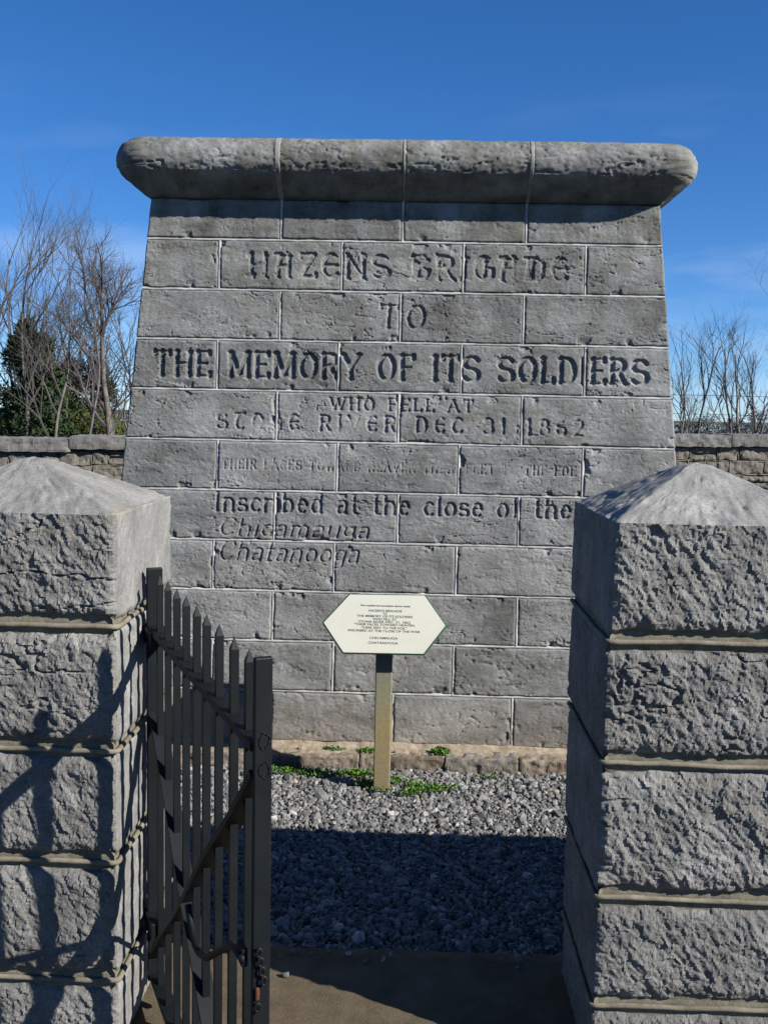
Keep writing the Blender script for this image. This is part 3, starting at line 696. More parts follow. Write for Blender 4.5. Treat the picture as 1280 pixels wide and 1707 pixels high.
# ------------------------------------------------------------------ gate pillars
PY, PW = 2.35, .575
def pillar_stone(name, x0, x1, y0, y1, z0, z1, parent, off, inner, seed, cap=None):
    rk = inner < 0
    """a tube of perimeter points; fine on the front and on the inner face. inner=+1: inner face is at x1"""
    fs, cs_ = .0043, .03; r = .012
    def side(p, q, st):
        n = max(2, int(math.dist(p, q)/st)); return [(p[0]+(q[0]-p[0])*i/n, p[1]+(q[1]-p[1])*i/n) for i in range(n)]
    A, B, C_, D = (x0, y0), (x1, y0), (x1, y1), (x0, y1)
    per = side(A, B, fs)+side(B, C_, fs*1.25 if inner > 0 else cs_)+side(C_, D, cs_)+side(D, A, fs*1.25 if inner < 0 else cs_)
    per = np.array(per); n = len(per)
    ctr = np.array([(x0+x1)/2, (y0+y1)/2]); hx, hy = (x1-x0)/2, (y1-y0)/2
    loc = per-ctr; q = np.stack([np.clip(loc[:, 0], -hx+r, hx-r), np.clip(loc[:, 1], -hy+r, hy-r)], 1)
    dv = loc-q; dv /= np.maximum(np.linalg.norm(dv, axis=1, keepdims=True), 1e-9)
    front = dv[:, 1] < -.35; innr = dv[:, 0]*inner > .35
    u = np.concatenate([[0], np.cumsum(np.linalg.norm(np.diff(per, axis=0), axis=1))])
    uu = per[:, 0]*1.0+per[:, 1]*1.0*inner                  # continuous round the front/inner corner
    nz = int((z1-z0)/fs); zz = np.linspace(z0, z1, nz+1)
    rows = []
    wf = np.clip(-dv[:, 1], 0, 1)**2; wi = np.clip(dv[:, 0]*inner, 0, 1)**2; wo_ = 1-np.clip(wf+wi, 0, 1)
    Uc, Zc = np.meshgrid(uu, zz)
    ca, sa = math.cos(.55), math.sin(.55)
    wu = Uc+.0055*fbm(Uc*22, Zc*22, seed=seed+60, oct=4, g=.6); wz = Zc+.0055*fbm(Uc*22, Zc*22, seed=seed+61, oct=4, g=.6)
    ru, rz = wu*ca+wz*sa, -wu*sa+wz*ca
    rock = .0055*fbm(Uc*5.5, Zc*5.5, seed=seed, oct=2)+.0036*facets(ru*20, rz*10, seed*7+1, .9)+.0030*facets(ru*44+.6*rz*20, rz*24, seed*7+9, 1.0)+.0030*facets(ru*95, rz*55, seed*7+17, 1.0)
    rock += .0034*(1-2*np.abs(fbm(ru*30, rz*12, seed=seed+3, oct=4)))+.0018*fbm(Uc*90, Zc*90, seed=seed+4, oct=2)
    rock += -.010*sstep(.05, 0, np.abs(fbm(Uc*5, Zc*12, seed=seed+5, oct=4)))*sstep(0, .3, fbm(Uc*3, Zc*3, seed=seed+6))
    smooth_ = .0035*fbm(Uc*12, Zc*6, seed=seed+8, oct=4)+.003*fbm(Uc*75, Zc*30, seed=seed+9, oct=3)-.004*sstep(.35, .5, fbm(Uc*40, Zc*18, seed=seed+10))
    if rk: smooth_ = smooth_+rock*.30
    e = np.minimum(Zc-z0, z1-Zc) if cap is None else Zc-z0
    eh = np.minimum(np.abs(per[:, 0]-x0), np.abs(per[:, 0]-x1))[None, :]+0*Zc
    # front bulges away from the joints, with a broken arris
    bul = .013*sstep(0, .045, np.minimum(e, eh+.02))-.002
    jag = .010*fbm(Uc*14, Zc*3, seed=seed+15, oct=3)
    drop = .018*sstep(.020, 0, e+jag*.9)
    H = wf[None]*(rock+bul-drop)+wi[None]*(smooth_-.006*sstep(.014, 0, e+jag*.4))+wo_[None]*(rock*.5)
    for k in range(nz+1):
        p = ctr+q+dv*(r+H[k][:, None]); zj = zz[k]+0*uu
        if k < 5 or (cap is None and k > nz-5):        # ragged arrises at the joints
            wgt = (1-(k if k < 5 else nz-k)/5.); zj = zj+wgt*(wf+wi*.3)*(.0095*fbm(uu*16, uu*0, seed=seed+70+(k > 5), oct=4, g=.6))*1.6
        rows.append(np.column_stack([p, zj]))
    if cap:
        apx, apy, apz = cap; top = rows[-1]
        m = 34
        for k in range(1, m+1):
            t = k/m; tt = t
            p = top.copy(); flat = np.column_stack([ctr+q+dv*r, np.full(n, z1)]); bl = min(1, t/.07); p = p*(1-bl)+flat*bl; p[:, 0] += (apx-p[:, 0])*tt; p[:, 1] += (apy-p[:, 1])*tt; p[:, 2] = z1+(apz-z1)*tt
            # round off arris and apex
            p[:, 2] -= .006*math.exp(-t*14); p[:, 2] -= .010*sstep(.86, 1, np.full(n, t))
            p[:, 2] += (1-t*.6)*(.007*fbm(p[:, 0]*12, p[:, 1]*12, seed=seed+20, oct=4)+.0048*fbm(p[:, 0]*60, p[:, 1]*60, seed=seed+21, oct=3)-.006*sstep(.25, .45, fbm(p[:, 0]*26, p[:, 1]*26, seed=seed+22)))
            rows.append(p)
        for a in range(-4, 0): pass
    V = np.vstack(rows)-np.array(off); nr = len(rows)
    J, I = np.meshgrid(np.arange(nr-1), np.arange(n), indexing='ij'); a = J*n+I; b = J*n+(I+1) % n
    F = np.stack([a, b, b+n, a+n], -1).reshape(-1, 4).tolist()
    F.append(tuple(reversed(range(n)))); F.append(tuple(range((nr-1)*n, nr*n)))
    o = mesh_obj(name, V, F, M['rock'], parent, smooth=True); o.data.materials.append(M['dress'])
    # smoother stone on caps and left inner face; right one rough, darkened for shade
    mi = np.zeros((nr-1, n), dtype=np.int32); mi[:, wi > .5] = 0 if rk else 1
    if cap: mi[nz:, :] = 1
    arr = np.concatenate([mi.ravel(), [0, 1 if cap else 0]]); o.data.polygons.foreach_set('use_smooth', arr > 0); o.data.polygons.foreach_set('material_index', arr.astype(np.int32))
    return o
def bead_run(pts, r, seed, parent, off, name='mortar_bead'):
    """a raised half-round ribbon of pointing that wavers along its joint"""
    P = []; 
    for i, p in enumerate(pts):
        P.append((p[0]-off[0], p[1]-off[1], p[2]-off[2]+.004*float(fbm(i*.09, seed, seed=seed))))
    mb = MB(); mb.tube(P, [r*(1+.14*float(fbm(i*.3, 2., seed=seed+2))) for i in range(len(P))], 8)
    return mb.build(name, M['bead'], parent, smooth=True)
def pillar(xi, inner, joints, shoulder, apex, label, group, seed):
    """xi: x of the inner face; the pillar extends away from the gateway"""
    xo = xi-inner*PW; x0, x1 = min(xi, xo), max(xi, xo); y0, y1 = PY+(.020 if inner > 0 else 0), PY+PW
    t = empty('gate_pillar', ((x0+x1)/2, (y0+y1)/2, GZ)); tag(t, label, 'pillar', group); off = t.location
    zs = [GZ-.02]+joints+[shoulder]
    jw = .0125
    for i in range(len(zs)-1):
        a = zs[i]+(jw if i else 0); last = i == len(zs)-2; b = zs[i+1]-(0 if last else jw)
        dx = random.uniform(-.004, .004); dy = random.uniform(-.005, .004)
        yb_ = y1 if (inner > 0 or last) else y1-(.045+.018*(len(zs)-2-i))
        o = pillar_stone('cap_stone' if last else 'stone_block', x0+(dx if inner < 0 else 0), x1+(dx if inner > 0 else 0), y0+dy, yb_, a, b, t, off, inner, seed+i*3, cap=apex if last else None)
    mb = MB(); mb.box((x0+.010, y0+.008, zs[0]), (x1-.010, y1-(.010 if inner > 0 else .12), shoulder-.03)); mb.v = [tuple(Vector(v)-off) for v in mb.v]
    mb.build('mortar', M['pmortar'], t)
    y1_ = y1; 
    for k, z in enumerate(joints):
        y1 = y1_ if inner > 0 else y1_-(.055+.018*(len(joints)-1-k))
        # flush mortar smear, proud of the core, with the bead on top
        n = 60; V = []
        pth = [(xo+(xi-xo)*i/n, y0) for i in range(n)]+[(xi, y0+(y1-y0)*i/n) for i in range(n+1)]
        for i, (x, y) in enumerate(pth):
            fr = i < n; nx_, ny_ = (0, -1) if fr else (inner, 0)
            for dz, o_ in ((-.026, -.016), (-.015, -.008), (0, -.006), (.015, -.008), (.026, -.016)):
                zj = dz*(1+.3*float(fbm(x*14+y*9, dz*50, seed=seed+k)))
                V.append((x+nx_*o_-off[0], y+ny_*o_-off[1], z+zj-off[2]))
        m = 5; mesh_obj('mortar_joint', V, [(i*m+j, (i+1)*m+j, (i+1)*m+j+1, i*m+j+1) for i in range(len(pth)-1) for j in range(m-1)], M['pmortar'], t, smooth=True)
        bead_run([(xo+(xi-xo)*i/50, y0+.001, z-.002) for i in range(50)]+[(xi-inner*.002, y0+.004, z-.002)]+[(xi+inner*.001, y0+.01+(y1-y0-.012)*i/50, z-.002) for i in range(51)], .0068, seed+k*5, t, off)
    return t
pillar(-.712, 1, [.015, .257, .567, .855, 1.165], 1.440, (-.712-PW/2-.01, PY+PW/2, 1.572), 'left grey rock-faced stone gate pillar with gate shadows falling on it', 'stone pillars either side of the gateway', 500)
pillar(.474, -1, [-.005, .250, .529, .868, 1.168], 1.452, (.474+PW/2-.015, PY+PW/2, 1.594), 'right grey rock-faced stone gate pillar with its inner side in deep shade', 'stone pillars either side of the gateway', 560)

# ------------------------------------------------------------------ enclosure walls
def wall(name, A, B, z0, zA, zB, th, label, seed, rows=4, stone_w=.34, row_h=.155, beads=True, cope_l=1.1, cope_t=.13):
    A, B = Vector(A), Vector(B); L = (B-A).length; d = (B-A)/L; nrm = Vector((d.y, -d.x))   # towards camera for left-to-right runs
    t = empty(name, (A.x, A.y, GZ)); tag(t, label, 'wall'); ang = math.atan2(d.y, d.x); t.rotation_euler.z = ang
    rng = random.Random(seed)
    def ztop(s): return zA+(zB-zA)*s/L-GZ
    # local frame: x along wall, -y towards the camera, z up from GZ
    mb = MB(); zt = lambda s: ztop(s)-cope_t
    mb.v = [(0, -th/2+.018, z0-GZ), (L, -th/2+.018, z0-GZ), (L, th/2, z0-GZ), (0, th/2, z0-GZ), (0, -th/2+.018, zt(0)), (L, -th/2+.018, zt(L)), (L, th/2, zt(L)), (0, th/2, zt(0))]
    mb.f = [(3, 2, 1, 0), (4, 5, 6, 7)]+[(i, (i+1) % 4, (i+1) % 4+4, i+4) for i in range(4)]
    mb.build('mortar', M['pmortar'], t)
    s = 0
    while s < L-.01:
        w = min(rng.uniform(.8, 1.25)*cope_l, L-s); w = L-s if L-s-w < .3 else w
        z = ztop(s+w/2); flat(rough_stone('coping_stone', (s+w/2, 0, z-cope_t/2), (w-.012, th+.15, cope_t), M['coping'], t, seed+int(s*31), rnd=.006, amp=.014, fr=19, res=.024))
        mbj = MB(); mbj.box((s+w-.008, -th/2-.062, z-cope_t+.006), (s+w+.008, th/2+.062, z-.005)); mbj.build('mortar', M['mortar'], t); s += w
    bead = MB()
    for r in range(rows):
        s = -rng.uniform(0, .2)
        while s < L:
            w = rng.choice([.5, .8, 1, 1.25])*stone_w*rng.uniform(.85, 1.15); a, b = max(s, 0), min(s+w, L)
            if b-a > .05:
                zc = ztop((a+b)/2)-cope_t-row_h*(r+.5); split = rng.random() < .22 and (b-a) > .3
                for kk in ((0, 1) if split else (0,)):
                    hh = row_h/2 if split else row_h; zz = zc+(hh/2 if kk else (-hh/2 if split else 0))
                    flat(rough_stone('wall_stone', ((a+b)/2, -th/2+.03, zz), (b-a-.022, .10, hh-.022), M['rubble'], t, seed+r*97+int(s*50)+kk, rnd=.007, amp=.022, fr=19, sub=(14, 2, 7)))
                if beads: bead.tube([(b, -th/2-.004, zc-row_h/2), (b+rng.uniform(-.008, .008), -th/2-.008, zc), (b, -th/2-.004, zc+row_h/2)], .0085, 5)
            s += w
        if beads:
            n = int(L/.25); bead.tube([(L*i/n, -th/2-.006+rng.uniform(-.003, .003), ztop(L*i/n)-cope_t-row_h*(r+1)+rng.uniform(-.01, .01)) for i in range(n+1)], .0085, 5)
    if beads: bead.build('mortar_bead', M['bead'], t, smooth=True)
    return t
wall('enclosure_wall', (-5.6, 9.9), (1.2, 11.0), -.15, 1.325, 1.515, .5, 'far grey stone wall with coping, running behind the left side of the monument to the trees', 610, rows=4, stone_w=.36)
wall('enclosure_wall', (1.2, 11.0), (6.6, 11.75), -.15, 1.515, 1.565, .5, 'far brownish stone wall with coping, behind the monument on its right side', 650, rows=4, stone_w=.36)
# front walls joining the pillars (their shade crosses the gateway)
wall('enclosure_wall', (1.06, 2.73), (6.2, 2.73), -.15, 1.38, 1.38, .46, 'near stone wall joining the right gate pillar on its outer side', 680, rows=3, beads=False, stone_w=.5, row_h=.25)
wall('enclosure_wall', (-6.2, 2.73), (-1.30, 2.73), -.15, 1.38, 1.38, .46, 'near stone wall joining the left gate pillar on its outer side', 690, rows=3, beads=False, stone_w=.5, row_h=.25)

# ------------------------------------------------------------------ gate
HP = Vector((-.677, 2.603, 0)); gdir = Vector((-.254+.677, 1.693-2.603, 0)).normalized(); gn = Vector((-gdir.y, gdir.x, 0))*1.0
gate = empty('iron_gate', (HP.x, HP.y, .07)); tag(gate, 'black painted iron picket gate standing open towards the camera on the left pillar', 'gate')
gate.rotation_euler.z = math.atan2(gdir.y, gdir.x)      # local x along the leaf, local +y = right/back side
ZB = .07
def gb(name, a, b, mat='iron', rotz=None, parent=gate): 
    mb = MB(); mb.box((a[0], a[1], a[2]-ZB), (b[0], b[1], b[2]-ZB)); o = mb.build(name, M[mat], parent)
    return o
def bevel(o, w=.003, seg=2):
    m = o.modifiers.new('b', 'BEVEL'); m.width = w; m.segments = seg; m.limit_method = 'ANGLE'; return o
bevel(gb('hinge_stile', (-.012, -.021, .12), (.004, .021, 1.275)))
bevel(gb('latch_stile', (1.006, -.016, .11), (1.019, .017, 1.273)))
def picket():
    v = []; w = .0078; f = []
    for z in (.10-ZB, 1.246-ZB): v += [(-w, -w, z), (w, -w, z), (w, w, z), (-w, w, z)]
    v.append((0, 0, 1.270-ZB))
    f = [(3, 2, 1, 0)]+[(i, (i+1) % 4, (i+1) % 4+4, i+4) for i in range(4)]+[(4+i, 4+(i+1) % 4, 8) for i in range(4)]
    return v, f
v, f = picket(); p0 = mesh_obj('picket', v, f, M['iron'], gate)
for i, s in enumerate((.075, .178, .287, .394, .500, .595, .703, .818, .931)):
    o = p0 if i == 0 else link(p0.copy(), gate); o.location = (s, 0, random.uniform(-.003, .002)); o.rotation_euler.y = random.uniform(-.003, .003)
bevel(gb('top_rail', (-.035, -.020, 1.104), (1.008, .020, 1.120)), .002)
bevel(gb('bottom_rail', (.02, -.020, .135), (1.008, .020, .151)), .002)
def brace(s0, z0, s1, z1, name='brace', th=.013, w=.040, yo=0):
    a, b = Vector((s0, yo, z0-ZB)), Vector((s1, yo, z1-ZB)); d = (b-a).normalized(); nz = Vector((-d.z, 0, d.x)); mb = MB()
    n = 14; mb.v = []
    for i in range(n+1):
        p = a+(b-a)*i/n+nz*(.004*math.sin(i*.9))
        for q, y in ((-1, -1), (1, -1), (1, 1), (-1, 1)): mb.v.append(tuple(p+nz*th/2*q+Vector((0, w/2*y, 0))))
    mb.f = [(0, 1, 2, 3)]+[tuple(i*4+j for j in (k, (k+1) % 4))[::-1]+tuple(((i+1)*4+k, (i+1)*4+(k+1) % 4)) for i in range(n) for k in range(4)]+[tuple(n*4+j for j in (3, 2, 1, 0))]
    return mb.build(name, M['iron'], gate)
brace(.018, .205, 1.006, 1.065); brace(.018, .885, 1.006, .07)
# hinges: strap round the stile and a pin set in the pillar
for zc in (1.095, .30):
    h = gb('hinge', (-.026, -.026, zc-.022), (.075, .026, zc+.022)); bevel(h, .003)
    mb = MB(); mb.tube([(-.030, -.005, zc-.045-ZB), (-.030, -.005, zc+.045-ZB)], .012, 12); mb.build('hinge_pin', M['iron'], h)
    # staple running back to the pillar face
    wv = Vector((-.712-.03, HP.y, 0))-Vector((HP.x, HP.y, 0)); lx, ly = wv.dot(gdir), wv.dot(gn)
    mb = MB(); mb.tube([(-.030, -.005, zc-ZB), (lx*.5-.02, ly*.5, zc+.008-ZB), (lx, ly, zc-ZB)], [.013, .011, .014], 8); mb.build('hinge_staple', M['iron'], h)
ROD = [(.555, .610), (.575, .585), (.60, .566), (.632, .553), (.665, .555), (.737, .584), (.85, .660), (.93, .712), (.975, .722), (1.008, .724)]
# latch rod bent in front of the pickets, on the camera side
yo = -.03
rod = MB(); rod.tube([(a_, -.030, b_-ZB) for a_, b_ in ROD], .0078, 8)
rod.build('latch_rod', M['iron'], gate, smooth=True)
lt = gb("latch", (.965, -.032, .706), (1.004, -.0195, .742)); bevel(lt, .004)
mb = MB()
def ring(mb, c, R_, r, ax, n=10):
    c = Vector(c); u = Vector((1, 0, 0)) if ax != 'x' else Vector((0, 1, 0)); w = Vector((0, 0, 1))
    if ax == 'z': u, w = Vector((0, 1, 0)), Vector((0, 0, 1))
    mb.tube([c+(u*math.cos(2*math.pi*i/n)*R_*.6+w*math.sin(2*math.pi*i/n)*R_) for i in range(n+1)], r, 6, cap=False)
for k in range(5):
    mb = MB(); ring(mb, (1.026, (-.008 if k == 4 else -.006+.003*k), (.640 if k == 4 else .742-.018*k)-ZB), .0080, .0026, 'x' if k % 2 else 'z'); mb.build('chain_link', M['iron'], lt, smooth=True)
hsp = gb('hasp', (1.0200, -.012, .652), (1.0265, -.004, .676), 'rust', parent=lt); bevel(hsp, .003)
# two worn weld scars on the end face of the latch stile
for zc in (1.125, 1.072):
    mb = MB(); pts = [(1.0193, .002+(.0085+.0016*math.sin(2*a+zc*90))*math.cos(a), zc-ZB+(.0145+.0025*math.cos(3*a+zc*50))*math.sin(a)) for a in np.linspace(0, 6.283, 26)]
    mb.tube(pts, [.0010+.0009*math.sin(i*1.7) for i in range(26)], 5); mb.build('weld_scar', M['iron'], gate, smooth=True)
    mb.tube(pts, .0013, 5); mb.build('weld_scar', M['iron'], gate, smooth=True)

# ------------------------------------------------------------------ interpretive sign on its post
sign = empty('hexagonal_sign', (-.108, 4.52, GZ)); tag(sign, 'cream hexagonal transcription sign with dark green edge on a tan post before the monument', 'sign')
so = sign.location
mb = MB(); mb.box((-.1465, 4.50, GZ-.1), (-.0690, 4.545, .735)); mb.v = [tuple(Vector(v)-so) for v in mb.v]
bevel(mb.build('post', M['post'], sign), .005)
TH = R(25); P0 = Vector((-.108, 4.47, .715)); sn = Vector((0, -math.cos(TH), math.sin(TH))); su = Vector((0, math.sin(TH), math.cos(TH))); sr = Vector((1, 0, 0))
def spt(x, v, o): return tuple(P0+sr*(x+.108)+su*v+sn*o-so)
hexa = [(-.2733, .1600), (.0731, .1640), (.1713, .0241), (.0724, -.1095), (-.2918, -.1125), (-.3887, .0232)]
def hexplate(name, grow, o0, o1, mat):
    cx, cv = -.108, .0257; H = [((x-cx)*grow+cx, (v_-cv)*grow+cv) for x, v_ in hexa]
    mb = MB(); mb.v = [spt(x, v_, o0) for x, v_ in H]+[spt(x, v_, o1) for x, v_ in H]
    mb.f = [(0, 1, 2, 3, 4, 5), (11, 10, 9, 8, 7, 6)]+[(i, i+6, (i+1) % 6+6, (i+1) % 6) for i in range(6)]
    return mb.build(name, mat, sign)
bevel(hexplate('sign_backing', 1.022, -.020, 0, M['green']), .002)
hexplate('sign_face', .992, 0, .0015, M['cream'])
mb = MB(); mb.v = []; 
a0 = [(-.16, -.07), (-.055, -.07), (-.055, .07), (-.16, .07)]
mb.v = [spt(x, v_, -.034) for x, v_ in a0]+[spt(x, v_, -.0205) for x, v_ in a0]; mb.f = [(3, 2, 1, 0), (4, 5, 6, 7)]+[(i, (i+1) % 4, (i+1) % 4+4, i+4) for i in range(4)]
mb.build('mounting_plate', M['green'], sign)
TXT = [("The weathered inscription above reads:", -.2223, .008, .1095, .0080, .6), ("HAZEN'S BRIGADE", -.1826, -.0302, .0858, .0102, .2), ("TO", -.1176, -.098, .0728, .0102, .2),
 ("THE MEMORY OF ITS SOLDIERS", -.2359, .0184, .0600, .0102, .2), ("WHO FELL AT", -.1632, -.054, .0464, .0102, .2), ("STONE RIVER DEC. 31, 1862", -.2271, .0097, .0334, .0102, .2),
 ("\"THEIR FACES TOWARD HEAVEN,", -.2472, .0305, .0206, .0102, .2), ("THEIR FEET TO THE FOE.\"", -.2132, -.0051, .0058, .0102, .2), ("INSCRIBED AT THE CLOSE OF THE WAR", -.2733, .0541, -.0085, .0102, .2),
 ("CHICAMAUGA", -.1745, -.0465, -.0413, .0106, .2), ("CHATANOOGA", -.1799, -.0444, -.0635, .0106, .2)]
for (s_, x0, x1, vc, hgt, bold) in TXT:
    cu = bpy.data.curves.new('lettering', 'FONT'); cu.body = s_; cu.size = 1; cu.align_x = 'LEFT'; cu.resolution_u = 3; cu.offset = .018 if bold > .5 else .006
    tmp = bpy.data.objects.new('lettering_curve', cu); scene.collection.objects.link(tmp)
    dg = bpy.context.evaluated_depsgraph_get(); me = bpy.data.meshes.new_from_object(tmp.evaluated_get(dg)); bpy.data.objects.remove(tmp); bpy.data.curves.remove(cu)
    me.name = 'lettering'; co = np.array([v_.co[:] for v_ in me.vertices])
    xa, xb = co[:, 0].min(), co[:, 0].max(); ya, yb_ = 0, .70
    new = [spt(x0+(c[0]-xa)/(xb-xa)*(x1-x0), vc-hgt/2+(c[1]/yb_)*hgt, .0022) for c in co]
    me.vertices.foreach_set('co', np.array(new).ravel()); me.materials.clear(); me.materials.append(M['ink']); me.update()
    link(bpy.data.objects.new('lettering', me), sign)

# ------------------------------------------------------------------ weeds, pebble
def leaves(name, spots, mat, n, seed, size=(.008, .018), parent=None):
    rng = random.Random(seed); V = []; F = []
    for (cx, cy, cz, rx, ry, h, cnt) in spots:
        for i in range(cnt):
            a, q = rng.uniform(0, 2*math.pi), math.sqrt(rng.random()); x, y = cx+rx*q*math.cos(a), cy+ry*q*math.sin(a)
            z = cz+rng.uniform(.0, h)*(1-q*.6); s = rng.uniform(*size); d = Vector((rng.gauss(0, 1), rng.gauss(0, 1), rng.uniform(.1, 1.1))).normalized()
            w = d.cross(Vector((rng.gauss(0, 1), rng.gauss(0, 1), rng.gauss(0, 1)))).normalized(); c = Vector((x, y, z)); k = len(V)
            V += [tuple(c), tuple(c+d*s*.5+w*s*.34), tuple(c+d*s), tuple(c+d*s*.5-w*s*.34)]; F.append((k, k+1, k+2, k+3))
    return mesh_obj(name, V, F, mat, parent)
sp = []
rw = random.Random(5)
for (x, y, rx, ry, c) in ((-.30, 4.66, .17, .05, 520), (-.46, 4.70, .16, .04, 420), (-.60, 4.71, .10, .03, 160), (-.18, 4.53, .06, .05, 220), (-.01, 4.62, .10, .05, 260), (.07, 4.55, .10, .035, 260), (.10, 4.47, .09, .03, 190), (.20, 4.52, .05, .03, 90), (.02, 4.42, .05, .02, 60), (.42, 4.69, .08, .02, 70), (-.11, 4.47, .06, .02, 60)):
    for k in range(5): sp.append((x+rw.uniform(-rx, rx)*.8, y+rw.uniform(-ry, ry)*.8, GZ+.008, rx*.45, ry*.6, .022, c//5))
tag(leaves('weeds', sp, M['weed'], 0, 3), 'low green weeds growing through the gravel around the sign post', kind='stuff')
for nm, lab, s in (('weed_tuft', 'round green weed tuft on the foundation ledge right of the sign post', (.175, 4.845, .010, .045, .03, .035, 420)), ('weed_tuft', 'small green weed on the foundation ledge just left of the sign post', (-.18, 4.84, .008, .05, .022, .02, 200)), ('weed_tuft', 'flat thin green weed on the foundation ledge, farthest left of the three ledge weeds', (-.36, 4.86, .008, .05, .02, .012, 110))):
    o = leaves(nm, [s], M['weed'], 0, int(s[0]*1000)); tag(o, lab, 'weed', 'weed tufts on the foundation ledge')
rough_stone('pebble', (-.33, 2.72, .078), (.022, .016, .014), M['coping'], None, 9, rnd=.006, amp=.004, fr=90, sub=(3, 3, 3))
tag(bpy.context.scene.objects['pebble'], 'small pale pebble lying on the concrete path by the gate', 'pebble')
rs = random.Random(12)
for i in range(9):
    x = rs.uniform(-1.0, .7); rough_stone('ledge_pebble', (x, 4.80+rs.uniform(0, .06), .014), (.016, .012, .011), M['coping'], None, 20+i, rnd=.005, amp=.003, fr=90, sub=(2, 2, 2))
    o = scene.objects[-1] if False else None
for o in [q for q in scene.objects if q.name.startswith('ledge_pebble')]:
    tag(o, 'tiny grey gravel chip lying on the foundation ledge', 'pebble', 'gravel chips on the foundation ledge')

# ------------------------------------------------------------------ trees
def bare_tree(x, y, h, seed, label, group, cat='tree', lean=0., r0=None, levels=4, split=.35, spread=.5, base=-.15, dens=1., k0=6):
    rng = random.Random(seed); t = empty('bare_tree', (x, y, base)); tag(t, label, cat, group)
    h = h*TREE_K; tr = MB(); tw = MB(); r0 = r0 or h*.0085
    def limb(p, d, L, r, lev, trunk):
        n = max(3, int(L/ (h*.05))) if lev < 3 else 3
        pts = [p.copy()]; rad = [r]; q = p.copy(); dd = d.copy(); dirs = []
        r_end = r*(.35 if lev == 0 else .4)
        for i in range(n):
            dd = (dd+Vector((rng.gauss(0, .07+.05*lev), rng.gauss(0, .07+.05*lev), .03+.05*(lev > 0)))).normalized(); q = q+dd*L/n
            pts.append(q.copy()); rad.append(r+(r_end-r)*(i+1)/n); dirs.append(dd.copy())
        (tr if trunk else tw).tube(pts, rad, (k0 if lev == 0 else 4 if lev == 1 else 3), cap=False)
        if lev >= levels: return
        nb = int({0: 9, 1: 7, 2: 5, 3: 4}.get(lev, 3)*dens*rng.uniform(.8, 1.2)+.5)
        for b in range(nb):
            f = (split+(1-split)*(b+rng.random())/nb) if lev == 0 else rng.uniform(.2, 1)
            j = min(int(f*n), n-1); fr = f*n-j; c = pts[j].lerp(pts[j+1], fr); base_r = rad[j]+(rad[j+1]-rad[j])*fr
            az = rng.uniform(0, 2*math.pi); o = dirs[j].orthogonal().normalized(); w = dirs[j].cross(o)
            an = rng.uniform(.35, .8)*(spread/.5); nd = (dirs[j]*math.cos(an)+(o*math.cos(az)+w*math.sin(az))*math.sin(an)).normalized()
            bl = L*(1.05-f*.55)*rng.uniform(.35, .62) if lev == 0 else L*rng.uniform(.35, .7)
            limb(c, nd, bl, min(base_r*.75, max(r*.55, .0022))*(.9 if lev < 2 else .8), lev+1, False)
    limb(Vector((0, 0, 0)), Vector((lean, rng.uniform(-.05, .05), 1)).normalized(), h, r0, 0, True)
    tr.build('trunk', M['bark'], t, smooth=True); tw.build('branches', M['twig'], t)
    return t
def foliage(name, blobs, mat, seed, size, mode='leaf', parent=None):
    rng = np.random.default_rng(seed); Vs = []
    for (c, r, n) in blobs:
        d = rng.normal(size=(n, 3)); d /= np.linalg.norm(d, axis=1, keepdims=True); rad = rng.random(n)**.45
        p = np.array(c)+d*rad[:, None]*np.array(r)
        s = rng.uniform(size*.5, size*1.4, n)[:, None]; a = rng.normal(size=(n, 3)); a /= np.linalg.norm(a, axis=1, keepdims=True)
        a = a*.7+d*.5
        b = np.cross(a, rng.normal(size=(n, 3))); b /= np.maximum(np.linalg.norm(b, axis=1, keepdims=True), 1e-6)
        Vs.append(np.stack([p-b*s*.3, p+b*s*.3, p+a*s], 1))
    V = np.concatenate(Vs).reshape(-1, 3); F = np.arange(len(V)).reshape(-1, 3)
    return mesh_obj(name, V, F, mat, parent)
def wx(px, y): return (px-640)/1660*y+ -.0271*y       # metres across for a bearing at distance y
# left-hand trees: (px bearing, distance, height, lean)
TREE_K = .74
gl = 'bare winter trees beyond the left wall'
LT = [(-30, 17, 6.3, .05, 'bare tree at the far left edge, partly out of view, beyond the wall'),
      (14, 18, 5.4, .10, 'slim bare sapling leaning right at the left edge, in front of the cedar'),
      (26, 16, 5.9, .16, 'forked bare tree just left of the cedar, its tall crown leaning right'),
      (62, 17, 5.0, .02, 'thin bare sapling standing directly in front of the cedar'),
      (76, 15, 5.2, .02, 'straight bare tree rising right of the cedar top, tallest twigs of its group'),
      (118, 18, 5.2, .02, 'slim bare tree between the cedar and the large multi-limbed tree, nearer the cedar'),
      (124, 15, 4.6, .06, 'thin bare sapling with pale trunk left of the large multi-limbed tree'),
      (158, 19, 4.9, .04, 'slim bare tree right beside the large multi-limbed tree, on its left'),
      (206, 22, 5.4, .03, 'bare tree closest to the left edge of the monument')]
for i, (px, y, h, ln, lab) in enumerate(LT):
    bare_tree(wx(px, y), y, h, 40+i*7, lab, gl, lean=ln, dens=.82, split=.3, spread=.42)
bare_tree(wx(182, 18), 18, 5.3, 131, 'large multi-limbed bare tree with a dark trunk, just left of the monument', gl, lean=-.03, r0=.085, dens=1.35, split=.16, spread=.66)
TREE_K = .69
gr_ = 'bare winter saplings beyond the right wall'
